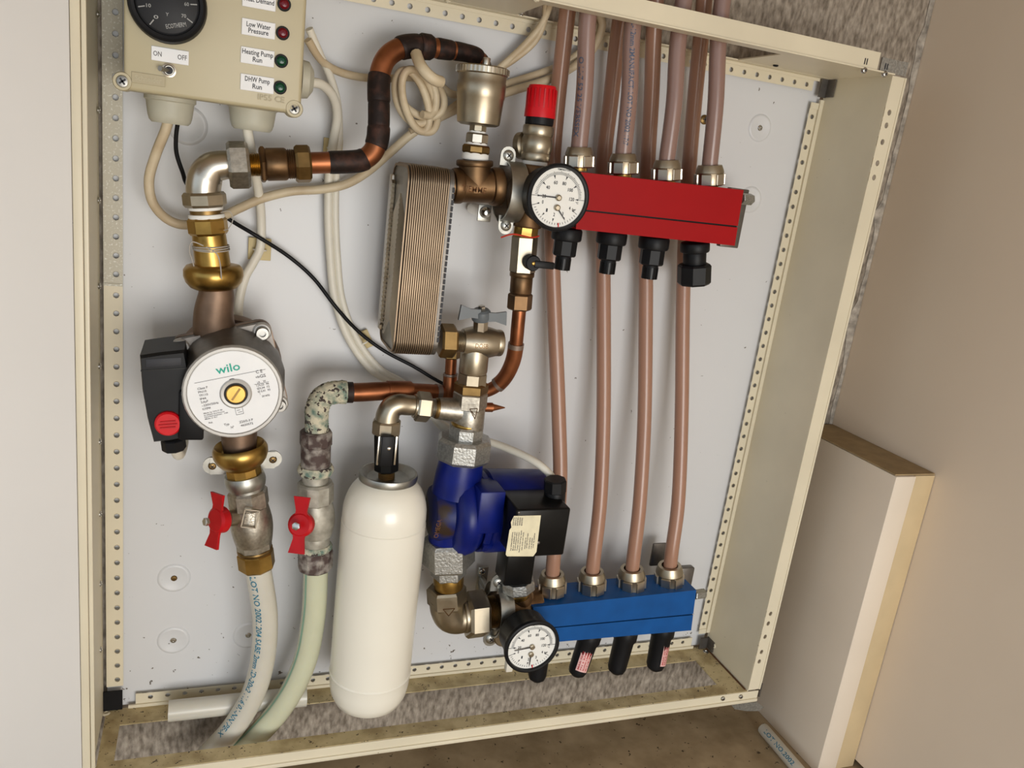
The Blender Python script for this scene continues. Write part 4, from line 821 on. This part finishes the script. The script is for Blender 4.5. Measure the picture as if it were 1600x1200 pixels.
# ================================================================== isolating valve below upper gauge
T = Thing('isolating_valve', 'chrome hexagonal isolating valve with black lever', 'valve', P(815, 470, .07))
chain(T, (821, 362, .07), (811, 488, .07), [('valve_body', 'nickel', 'h6', 6, 64, 20.5), ('coupling', 'bronze', 'c', 62, 70, 19.5), ('coupling', 'bronze', 'c', 68, 96, 17.5), ('compression_nut', 'bronze', 'h6', 96, 122, 19.5)])
c = P(832, 411, .092); k = sc(c); mb = MB(); mb.lathe(c - YN * .008, YN, [(0, 12 * k), (.010, 12.5 * k), (.011, 11 * k), (.011, 0)], 18); lv = T.part('lever_hub', mb, 'black'); mb = MB(); mb.box(P(850, 414, .094), (17 * k, .0022, 5.5 * k), (Vector((.99, 0, -.02)), YN, ZA), bev=.001); T.part('lever', mb, 'black', lv); screw(T, c + YN * .003, YN, 3.2 * k, .001, 'brass', lv, cross=False)
mb = MB(); mb.tube(smooth(path([(783, 371, .085), (800, 366, .092), (815, 368, .094), (830, 371, .094), (842, 369, .088)]), 5), .0008, 6); T.part('red_hemp', mb, 'red_thread', label='red sealing hemp strand')

# ================================================================== manifolds
def manifold(name, label, front, dfr, dbk, mat_, groove):
    TLx, TRx, BRx, BLx = (P(*q, dfr) for q in front)
    T = Thing(name, label, 'manifold', (BLx + BRx) / 2)
    dv = Vector((0, dfr - dbk, 0)); mb = MB()
    def ln(f): return TLx.lerp(BLx, f), TRx.lerp(BRx, f)
    s = [0, groove - .012, groove - .012, groove + .012, groove + .012, 1]
    (a, b), (c2, d2) = ln(0), ln(groove - .015); mb.loft([[a, b, d2, c2], [p + dv for p in (a, b, d2, c2)]]); T.part('upper_shell', mb, mat_)
    (a, b), (c2, d2) = ln(groove + .015), ln(1); mb = MB(); mb.loft([[a, b, d2, c2], [p + dv for p in (a, b, d2, c2)]]); T.part('lower_shell', mb, mat_)
    (a, b), (c2, d2) = ln(.03), ln(.97); ins = Vector((0, .002, 0)); mb = MB(); q = [p + ins for p in (a, b, d2, c2)]; mb.loft([q, [p + dv - ins for p in q]]); T.part('core', mb, 'black')
    return T
T = manifold('red_manifold', 'bright red boxed heating manifold with four pipe couplings', [(908, 269), (1162, 297), (1148, 384), (900, 358)], .093, .046, 'manifold_red', .655); red = T
def pipe_nut(T, px, py, d, rt, h, m='nickel'):
    """conical coupling nut, px,py = centre bottom, h photo px"""
    a = P(px, py, d); b = P(px + 1.5, py - h, d); ax = b - a; k = sc(a); q = ax.length / h
    mb = MB(); mb.lathe(a, ax, [(-5 * q, rt * .62 * k), (2 * q, rt * .62 * k)], 20); T.part('brass_seat', mb, 'brass')
    mb = MB(); mb.lathe(a, ax, [(0, rt * .86 * k), (1.5 * q, rt * .93 * k), (h * .60 * q, rt * .93 * k), (h * .64 * q, rt * .96 * k), (h * .78 * q, rt * .92 * k), (h * q, rt * .80 * k), (h * q, rt * .58 * k), (h * .8 * q, rt * .56 * k)], 28); nut = T.part('coupling_nut', mb, m)
    u, w = perp(ax); axn = ax.normalized(); mb = MB()
    for i in range(6):
        t = math.pi / 3 * i + .5; e_ = u * math.cos(t) + w * math.sin(t); mb.box(a + axn * (h * .31 * q) + e_ * rt * .93 * k, (1.8 * k, rt * .34 * k, h * .27 * q), (e_, axn.cross(e_), axn), bev=.0005, seg=1)
    T.part('grip', mb, 'nickel_bright', nut); return nut
RN = [(904, 262), (973, 272), (1041, 282), (1108, 290)]
for px, py in RN: pipe_nut(T, px, py, .070, 23, 32)
for i, (px, py) in enumerate([(887, 360), (957, 366), (1023, 374), (1086, 382)]):
    a0 = (px, py - 4, .070); a1 = (px - 8 * (i < 3) - 2, py + 68, .070)
    if i < 3:
        o = chain(T, a0, a1, [('actuator_flange', 'black', 'c', 0, 20, 24), ('actuator_body', 'black', 'h8', 18, 44, 19), ('spindle_cap', 'black', 'c', 42, 66, 12)])
        A = P(*a0); B = P(*a1); ax = (B - A).normalized(); L = (B - A).length; kk = sc(A); u, w = perp(ax); mb = MB()
        for j in range(16):
            t = 2 * math.pi * j / 16; e_ = u * math.cos(t) + w * math.sin(t); mb.box(A + ax * (L * 56 / 72) + e_ * 12 * kk, (.7 * kk, 1.2 * kk, L * 9 / 72), (e_, ax.cross(e_), ax))
        T.part('knurling', mb, 'black_gloss', o[2], ang=10)
    else: chain(T, a0, a1, [('actuator_flange', 'black', 'c', 0, 16, 23), ('actuator_body', 'black', 'c', 14, 38, 18), ('hand_cap', 'black', 'h8', 34, 66, 26)])
mb = MB(); q = P(1140, 340, .045); mb.box(q + Vector((.004, 0, .0)), (.012, .004, .032), bev=.001); T.part('end_bracket', mb, 'alu_dark')
chain(T, (1152, 310, .06), (1176, 312, .055), [('end_bolt', 'galv', 'h', 6, 22, 9)])
T = manifold('blue_manifold', 'blue boxed return manifold near the cabinet floor', [(833, 949), (1088, 922), (1080, 985), (836, 1006)], .093, .050, 'manifold_blue', .60); blu = T
BN = [(862, 926), (924, 922), (986, 918), (1045, 913)]
for px, py in BN: pipe_nut(T, px, py, .070, 22, 30)
for i, (px, py, bx_, by_) in enumerate([(846, 1000, 838, 1066), (920, 996, 899, 1058), (977, 992, 961, 1054), (1035, 986, 1022, 1049)]):
    A = P(px, py, .070); B = P(bx_, by_, .080); ax = B - A; L = ax.length; kk = sc(A)
    mb = MB(); mb.lathe(A, ax, [(-.004, 19 * kk), (.004, 19 * kk), (.008, 16 * kk), (L * .82, 14.5 * kk), (L * .92, 12 * kk), (L * .98, 6 * kk), (L, 0)], 24); v_ = T.part('flow_tube', mb, 'black')
    if i in (1, 3):
        axn = ax.normalized(); u, w = perp(axn); r = 15.6 * kk; rings = []; o_ = -.1 if i == 1 else -.75
        def mp(x, y, A=A, axn=axn, u=u, w=w, r=r, L=L, o_=o_): a = o_ + y / r; return A + axn * (L * .52 - x) + (u * math.cos(a) + w * math.sin(a)) * r
        vv = [mp(x, y) for y in (-.0075, -.0035, 0, .0035, .0075) for x in (-L * .26, L * .26)]
        mb = MB(); mb.add(vv, [(2 * j, 2 * j + 1, 2 * j + 3, 2 * j + 2) for j in range(4)]); s_ = T.part('sticker', mb, 'sticker_pink', v_, flat=True)
        r += .0002; mb = MB()
        for j, s in enumerate(('MAX 70°C', 'PN 6 BAR', 'FLOW L/MIN', '0-1-2-3-4')): mb.text(s, None, None, None, width=L * .44, height=.0018, mapf=lambda x, y, j=j, mp=mp, A=A, axn=axn, u=u, w=w, r=r, L=L, o_=o_: A + axn * (L * .52 - x) + (u * math.cos(o_ + (y + .005 - j * .0033) / r) + w * math.sin(o_ + (y + .005 - j * .0033) / r)) * r)
        T.part('lettering', mb, 'handle_red', s_, flat=True)
chain(T, (1080, 930, .06), (1100, 927, .055), [('end_bolt', 'galv', 'h', 4, 20, 8)])
mb = MB(); q = P(1028, 866, .02); mb.box(q, (.010, .002, .016), bev=.002); T.part('end_bracket', mb, 'alu_dark'); mb = MB(); mb.box(P(1066, 918, .045), (.010, .005, .03), bev=.002); T.part('end_bracket', mb, 'alu_dark')

# ================================================================== plastic pipes
PR = .0082
ords = ['beside the red capped valve', 'second from the red capped valve', 'third from the red capped valve', 'at the right end']
tops = [(918, 30, .075), (988, 45, .073), (1060, 60, .071), (1123, 55, .071)]; tops2 = [(930, -60, .078), (1003, -60, .075), (1078, -60, .072), (1137, -60, .072)]
prn = [[(.080, .152, -.55, .0050, 'O LI-7 52 25 VEBSSEX', 'ink_slate')], [(.048, .163, .15, .0048, 'XL-12mm 2MANUFACT. LOT NO 2002 17:7', 'ink_slate')], [], []]
for i, (px, py) in enumerate(RN):
    t, t2 = tops[i], tops2[i]
    pts = [(t2[0], t2[1], t2[2]), (t[0], t[1], t[2]), ((px * .45 + t[0] * .55) + 2, py * .45 + t[1] * .55, .072), (px + 1, py - 32, .070), (px, py - 10, .070)]
    T = hose('plastic_pipe', 'pinkish plastic pipe entering top of red manifold, ' + ords[i], pts, PR, 'pex', prn[i]); T.o['category'] = 'pipe'; T.o['group'] = 'pipes into the red manifold'
low = [[(896, -60, .045), (884, 40, .035), (872, 150, .024), (864, 250, .017), (862, 350, .015), (866, 480, .022), (873, 650, .04), (875, 760, .055), (866, 860, .068), (862, 915, .070)],
       [(985, -60, .045), (968, 40, .035), (955, 150, .024), (943, 260, .017), (942, 380, .015), (943, 480, .022), (943, 650, .04), (938, 780, .058), (928, 870, .068), (924, 912, .070)],
       [(1030, -60, .045), (1022, 40, .035), (1018, 150, .024), (1012, 260, .017), (1009, 380, .015), (1009, 480, .022), (1007, 650, .04), (1000, 780, .058), (990, 870, .068), (986, 908, .070)],
       [(1105, -60, .045), (1097, 40, .035), (1086, 150, .024), (1077, 260, .017), (1070, 380, .015), (1067, 480, .022), (1065, 650, .04), (1060, 780, .058), (1050, 860, .068), (1045, 904, .070)]]
ords = ['nearest the blue pump', 'second from the blue pump', 'third from the blue pump', 'farthest right']
for i, pts in enumerate(low):
    T = hose('plastic_pipe', 'long orange-brown plastic pipe running down to blue manifold, ' + ords[i], pts, PR, 'pex_back'); T.o['category'] = 'pipe'; T.o['group'] = 'pipes down to the blue manifold'

# ================================================================== white expansion tank
dT_ = .078; ta = P(599, 745, dT_); tb_ = P(579, 1085, dT_); kx = sc(P(598, 800, dT_)); RT = 67 * kx; zt0 = ta.z; zb0 = max(ZB + .014, tb_.z - .012); ctr = Vector((P(592, 900, dT_).x, -dT_, 0))
T = Thing('expansion_tank', 'white cylindrical expansion vessel hanging in cabinet centre', 'tank', Vector((ctr.x, ctr.y, zb0)))
H = zt0 - zb0; o = Vector((ctr.x, ctr.y, zb0)); pf = [(0, RT * .30), (.003, RT * .60), (.010, RT * .82), (.020, RT * .93), (.032, RT * .975), (.0425, RT * .985), (.0445, RT * 1.0), (.046, RT * .975), (.0495, RT * .985), (H * .82, RT * .985), (H * .82 + .001, RT * .965), (H * .825 + .004, RT * .975)]
for i in range(1, 9): a = math.pi / 2 * i / 8; pf.append((H * .85 + (H * .145) * math.sin(a), RT * (.44 + .535 * math.cos(a))))
mb = MB(); mb.lathe(o, ZA, pf, 64); tk = T.part('vessel', mb, 'tank_white', ang=40)
r1 = 46 * kx; zz = H - .001; mb = MB(); mb.lathe(o, ZA, [(zz - .004, r1 * .80), (zz - .001, r1 * .97), (zz + .003, r1), (zz + .006, r1 * .97), (zz + .006, r1 * .90), (zz + .001, r1 * .70), (zz, r1 * .35), (zz, .0)], 48); T.part('top_ring', mb, 'zinc', label='dull steel dished ring')
chain(T, (604, 752, dT_), (604, 672, dT_), [('thread', 'brass_dark', 't', -4, 22, 13), ('lever_valve', 'black_gloss', 'h8', 18, 76, 20)])
q = P(604, 704, dT_ + .016); k = sc(q); mb = MB(); mb.box(q, (10 * k, .003, 25 * k), (XA, YN, ZA), bev=.0012); lv = T.part('lever', mb, 'black'); screw(T, P(608, 701, dT_ + .019), YN, 3.2 * k, .0012, 'chrome', lv, cross=False)
mb = MB(); 
for dx in (-13, 14): mb.box(P(604 + dx, 704, dT_ + .0125), (1.6 * k, .0012, 24 * k), bev=.0003)
T.part('bright_edge', mb, 'chrome', lv)
mb = MB(); q = P(604, 676, dT_); mb.lathe(q - ZA * .001, ZA, [(0, 17 * k), (.006, 17 * k)], 18); T.part('tape', mb, 'tape')
T = Thing('tank_elbow', 'nickel elbow linking the white tank valve to central tee', 'pipe fitting', P(604, 660, .075)); k = sc(T.off)
chain(T, (603, 678, .076), (606, 640, .076), [('nut', 'nickel', 'h8', 0, 22, 23)])
e = smooth(path([(604, 660, .076), (606, 646, .076), (611, 634, .076), (622, 626, .076), (636, 625, .075), (652, 633, .075)] if False else [(604, 662, .076), (606, 648, .076), (612, 637, .076), (624, 632, .076), (638, 633, .075), (654, 634, .075)]), 6); mb = MB(); mb.tube(e, [(19 - 3.5 * i / (len(e) - 1)) * k for i in range(len(e))], 24); T.part('elbow', mb, 'nickel', ang=60)
chain(T, (646, 634, .075), (722, 642, .075), [('collar', 'nickel', 'c', 0, 6, 19), ('nut', 'nickel', 'h6', 3, 25, 24), ('thread', 'nickel_rough', 't', 24, 34, 15), ('hemp_seal', 'brass_dark', 'b', 32, 42, 15, 17)])

# ================================================================== central valve stack
T = Thing('butterfly_valve', 'nickel angle ball valve with grey butterfly handle', 'valve', P(742, 610, .075)); k = sc(T.off)
chain(T, (686, 532, .075), (784, 536, .075), [('hex_nipple', 'brass_dark', 'h', 0, 24, 27), ('thread', 'nickel', 't', 23, 42, 17), ('valve_body', 'nickel', 'b', 36, 92, 20, 26), ('end_cap', 'nickel', 'c', 84, 98, 21)])
chain(T, (744, 530, .075), (735, 620, .075), [('outlet_body', 'nickel', 'c', 10, 52, 22.5), ('thread_ring', 'nickel_bright', 'c', 44, 52, 22), ('hex_end', 'nickel', 'h8', 50, 74, 23.5), ('hemp_seal', 'ink', 'c', 70, 80, 22)])
chain(T, (750, 520, .078), (753, 478, .082), [('gland', 'nickel_bright', 'h8', 0, 22, 12)])
c = P(752, 492, .082); up = XA
ax = (P(753, 478, .085) - P(752, 505, .082)).normalized()
mb = MB(); mb.lathe(c - ax * (8 * k), ax, [(0, 14 * k), (4 * k, 15 * k), (14 * k, 14 * k), (17 * k, 11 * k), (17 * k, 0)], 22); T.part('handle_hub', mb, 'handle_grey')
for s in (-1, 1):
    yy = [(5, -7), (5, 7), (20, 7), (36, 12 if s < 0 else 10), (38, -11), (20, -6)]
    pts = [c + XA * (s * x * k) + ZA * ((z - (1 if s > 0 else -3)) * k) + YN * .004 for x, z in yy]; mb = MB(); mb.prism(pts, YN * .0035); T.part('handle_wing', mb, 'handle_grey')
mb = MB(); mb.lathe(c + ax * (8 * k), ax, [(0, 6 * k), (6 * k, 6 * k), (7 * k, 4.5 * k), (7 * k, 0)], 6); T.part('stem_nut', mb, 'chrome')
mb = MB(); mb.text('DOSB', P(753, 541, .102), XA, ZA, width=20 * k, height=7 * k); T.part('cast_mark', mb, 'bronze', flat=True)
T = Thing('nickel_tee', 'nickel tee with arrow mark above the blue pump', 'pipe fitting', P(734, 650, .075))
chain(T, (737, 596, .075), (730, 676, .075), [('brass_hex', 'brass_dark', 'h6', 1, 18, 27), ('hex_end', 'nickel_rough', 'h6', 15, 42, 27), ('tee_body', 'nickel_rough', 'c', 38, 78, 25)])
chain(T, (684, 638, .075), (732, 642, .075), [('branch', 'nickel_rough', 'r', 0, 48, 17, 21)])
mb = MB(); q = P(738, 647, .099)
for a_, b_ in (((-5, 8), (7, 9)), ((7, 9), (5, -8)), ((5, -8), (-5, 8)), ((-1, 4), (4, -2))): mb.tube([q + XA * (a_[0] * k) + ZA * (a_[1] * k), q + XA * (b_[0] * k) + ZA * (b_[1] * k)], .7 * k, 5)
T.part('arrow_mark', mb, 'bronze')
T = Thing('pump_union_nut', 'large galvanised union nut on top of the blue pump', 'pipe fitting', P(724, 705, .075))
chain(T, (730, 658, .075), (723, 714, .075), [('hemp_seal', 'brass', 'b', 0, 8, 23, 25), ('hex_neck', 'galv', 'h8', 6, 34, 28), ('union_nut', 'galv', 'h8', 24, 60, 44)])

# ================================================================== blue pump
T = Thing('blue_pump', 'dark blue circulation pump lying sideways with black terminal box', 'pump', P(715, 800, .07)); k = sc(T.off)
mb = MB(); e = smooth(path([(722, 715, .075), (718, 735, .075), (712, 770, .075)]), 5); mb.tube(e, [(33 + 5 * i / len(e)) * k for i in range(len(e))], 26); T.part('inlet', mb, 'pump_blue')
mb = MB(); e = smooth(path([(708, 810, .075), (702, 840, .075), (699, 864, .075)]), 5); mb.tube(e, [(36 - 6 * i / len(e)) * k for i in range(len(e))], 26); T.part('outlet', mb, 'pump_blue')
cA = P(672, 800, .072); axm = (P(880, 783, .072) - cA); axm = Vector((axm.x, 0, 0)).normalized(); q = k
mb = MB(); mb.lathe(cA, axm, [(0, 30 * q), (2 * q, 40 * q), (10 * q, 45 * q), (28 * q, 47 * q)], 40); T.part('suction_cover', mb, 'pump_rust', label='rust-darkened front cover')
mb = MB(); c = cA + axm * (28 * q)
mb.lathe(c, axm, [(0, 46 * q), (3 * q, 58 * q), (10 * q, 66 * q), (22 * q, 69 * q), (34 * q, 66 * q), (42 * q, 60 * q), (44 * q, 50 * q)], 44); vo = T.part('volute', mb, 'pump_blue', ang=50)
mb = MB(); mb.lathe(c, axm, [(44 * q, 62 * q), (46 * q, 64 * q), (54 * q, 64 * q), (56 * q, 60 * q)], 40); T.part('flange', mb, 'pump_blue')
for t in (-.6, .6, 2.2, 3.8):
    e_ = Vector((0, -math.cos(t), math.sin(t))); mb = MB(); mb.box(c + axm * (52 * q) + e_ * 62 * q, (8 * q, 6 * q, 8 * q), (axm, e_, axm.cross(e_)), bev=.001); T.part('lug', mb, 'pump_blue')
mb = MB(); mb.lathe(c, axm, [(54 * q, 60 * q), (60 * q, 66 * q), (150 * q, 64 * q), (160 * q, 60 * q), (165 * q, 48 * q), (166 * q, 0)], 40); T.part('motor', mb, 'pump_blue')
mb = MB(); cc_ = P(766, 800, .115); mb.box(Vector((cc_.x, -.098, cc_.z)), (20 * q, .020, 34 * q), bev=.002); T.part('saddle', mb, 'pump_blue')
mb = MB(); mb.text('OMEGA', P(684, 826, .112), Vector((.1, 0, 1)), Vector((-1, 0, .1)), width=30 * q, height=7 * q); T.part('cast_mark', mb, 'rust', flat=True)
# black box
f0 = P(805, 797, .148); f1 = P(889, 868, .148); f2 = P(884, 795, .148); f3 = P(801, 872, .148)
X0, X1 = (f0.x + f3.x) / 2, (f1.x + f2.x) / 2; Z0, Z1 = f3.z, f0.z
mb = MB(); mb.box(Vector(((X0 + X1) / 2, -.124, (Z0 + Z1) / 2)), ((X1 - X0) / 2, .024, (Z1 - Z0) / 2), bev=.0022, seg=3); bb = T.part('terminal_box', mb, 'black_gloss')
mb = MB(); mb.box(Vector((X0 + .0005, -.1005, (Z0 + Z1) / 2)), (.0018, .0006, (Z1 - Z0) / 2 - .002)); T.part('gasket', mb, 'handle_red', bb)
chain(T, (866, 788, .115), (868, 744, .115), [('gland_base', 'black', 'c', -6, 22, 17), ('gland_nut', 'black', 'h8', 20, 40, 18)], parent=bb)
sp = [(806, 806), (846, 806), (838, 866), (833, 870), (798, 869), (795, 866), (800, 826), (801, 824), (801, 816)]
sp = [(803, 806), (845, 805), (838, 862), (833, 869), (792, 869), (790, 866), (796, 828), (799, 824), (798, 816)]
mb = MB(); mb.prism([P(x, y, .1483) for x, y in sp], YN * .0004); st = T.part('sticker', mb, 'sticker_cream', bb, label='torn cream instruction sticker')
mb = MB(); uu = (P(801, 815, .149) - P(796, 862, .149)).normalized(); vv = uu.cross(YN) * -1; kk = sc(f0)
vv = Vector((-uu.z, 0, uu.x))
for i, s in enumerate(('bei Inbetriebnahme', 'Motor entluften und', 'Drehrichtung pruefen', 'Pumpe nicht trocken', 'before starting open', 'vent screw and check')): mb.text(s, P(799.5 + i * 3.4, 846 , .149), uu, vv, width=(32 if i != 4 else 38) * kk, height=2.2 * kk)
for i, s in enumerate(('avant mise en', 'purger la pompe', 'eviter la marche', 'a sec du moteur', 'voir la notice')): mb.text(s, P(820.5 + i * 3.4, 849 - (4 if i in (1, 4) else 0), .149), uu, vv, width=(26 if i in (1, 4) else 20) * kk, height=2.2 * kk)
for i, s in enumerate(('WARTUNG', 'SERVICE', 'ENTRETIEN', 'ONDERHOUD', 'MANUTENZ.')): mb.text(s, P(802.5 + i * 3.3, 815, .149), uu, vv, width=14 * kk, height=2.2 * kk)
T.part('lettering', mb, 'ink_soft', st, flat=True)
screw(T, P(841, 848, .148), YN, .0018, .0008, 'alu_dark', bb, cross=False); screw(T, P(811, 801, .148), YN, .0015, .0008, 'alu_dark', bb, cross=False)

# ================================================================== lower left of the blue manifold
T = Thing('lower_nut', 'galvanised union nut and brass nipple under the blue pump', 'pipe fitting', P(700, 925, .075))
chain(T, (700, 840, .075), (701, 928, .075), [('union_nut', 'galv', 'h6', 0, 42, 42), ('hex_neck', 'galv', 'h6', 38, 60, 28), ('nipple', 'brass', 'b', 56, 76, 23, 24)])
T = Thing('lower_elbow', 'bronze-nickel elbow and hex nut beside the white tank base', 'pipe fitting', P(700, 965, .072)); k = sc(T.off)
chain(T, (697, 912, .073), (699, 948, .073), [('hex_end', 'nickel', 'h6', 4, 32, 31)])
e = smooth(path([(698, 936, .073), (698, 950, .073), (703, 962, .073), (714, 966, .072), (730, 963, .072)]), 6); mb = MB(); mb.tube(e, [(27 - 4 * i / len(e)) * k for i in range(len(e))], 26); T.part('elbow', mb, 'nickel', ang=60)
chain(T, (722, 962, .072), (800, 952, .071), [('collar', 'nickel', 'c', 0, 8, 27), ('nut', 'nickel', 'h6', 5, 36, 38), ('thread', 'brass_dark', 't', 34, 54, 25), ('tail', 'bronze', 'r', 52, 76, 26)])
mb = MB(); q = P(701, 955, .104)
for a_, b_ in (((-9, 4), (9, 4)), ((9, 4), (1, -8)), ((1, -8), (-9, 4))): mb.tube([q + XA * (a_[0] * k) + ZA * (a_[1] * k), q + XA * (b_[0] * k) + ZA * (b_[1] * k)], .8 * k, 5)
T.part('arrow_mark', mb, 'bronze')
T = Thing('return_tee', 'dark bronze tee between lower clamp and blue manifold', 'pipe fitting', P(815, 950, .07))
chain(T, (786, 950, .07), (842, 945, .07), [('run', 'bronze', 'c', 0, 56, 29)])
chain(T, (809, 915, .07), (818, 990, .074), [('branch', 'bronze', 'c', 0, 75, 24)])
c = P(796, 1000, .09); mb = MB(); mb.lathe(c - YN * .03, YN, [(0, 20 * k), (.02, 22 * k), (.022, 20 * k), (.022, 0)], 24); T.part('drain_cap', mb, 'nickel')
mb = MB(); mb.box(P(795, 1040, .09), (.004, .004, .006), bev=.001); T.part('white_tab', mb, 'cable_white')
T = Thing('differential_valve', 'square black valve actuator on the dark bronze tee', 'valve', P(810, 915, .075))
q0 = P(785, 855, .098); q1 = P(833, 912, .098); mb = MB(); cx = (P(790, 885, .098).x + P(834, 885, .098).x) / 2
mb.box(Vector((cx, -.084, (q0.z + q1.z) / 2)), (23 * k, .016, (q0.z - q1.z) / 2), bev=.002); T.part('actuator', mb, 'black_gloss')
chain(T, (809, 905, .082), (810, 932, .082), [('hex_base', 'galv', 'h8', 0, 16, 27), ('brass_neck', 'brass', 'c', 14, 27, 18)])
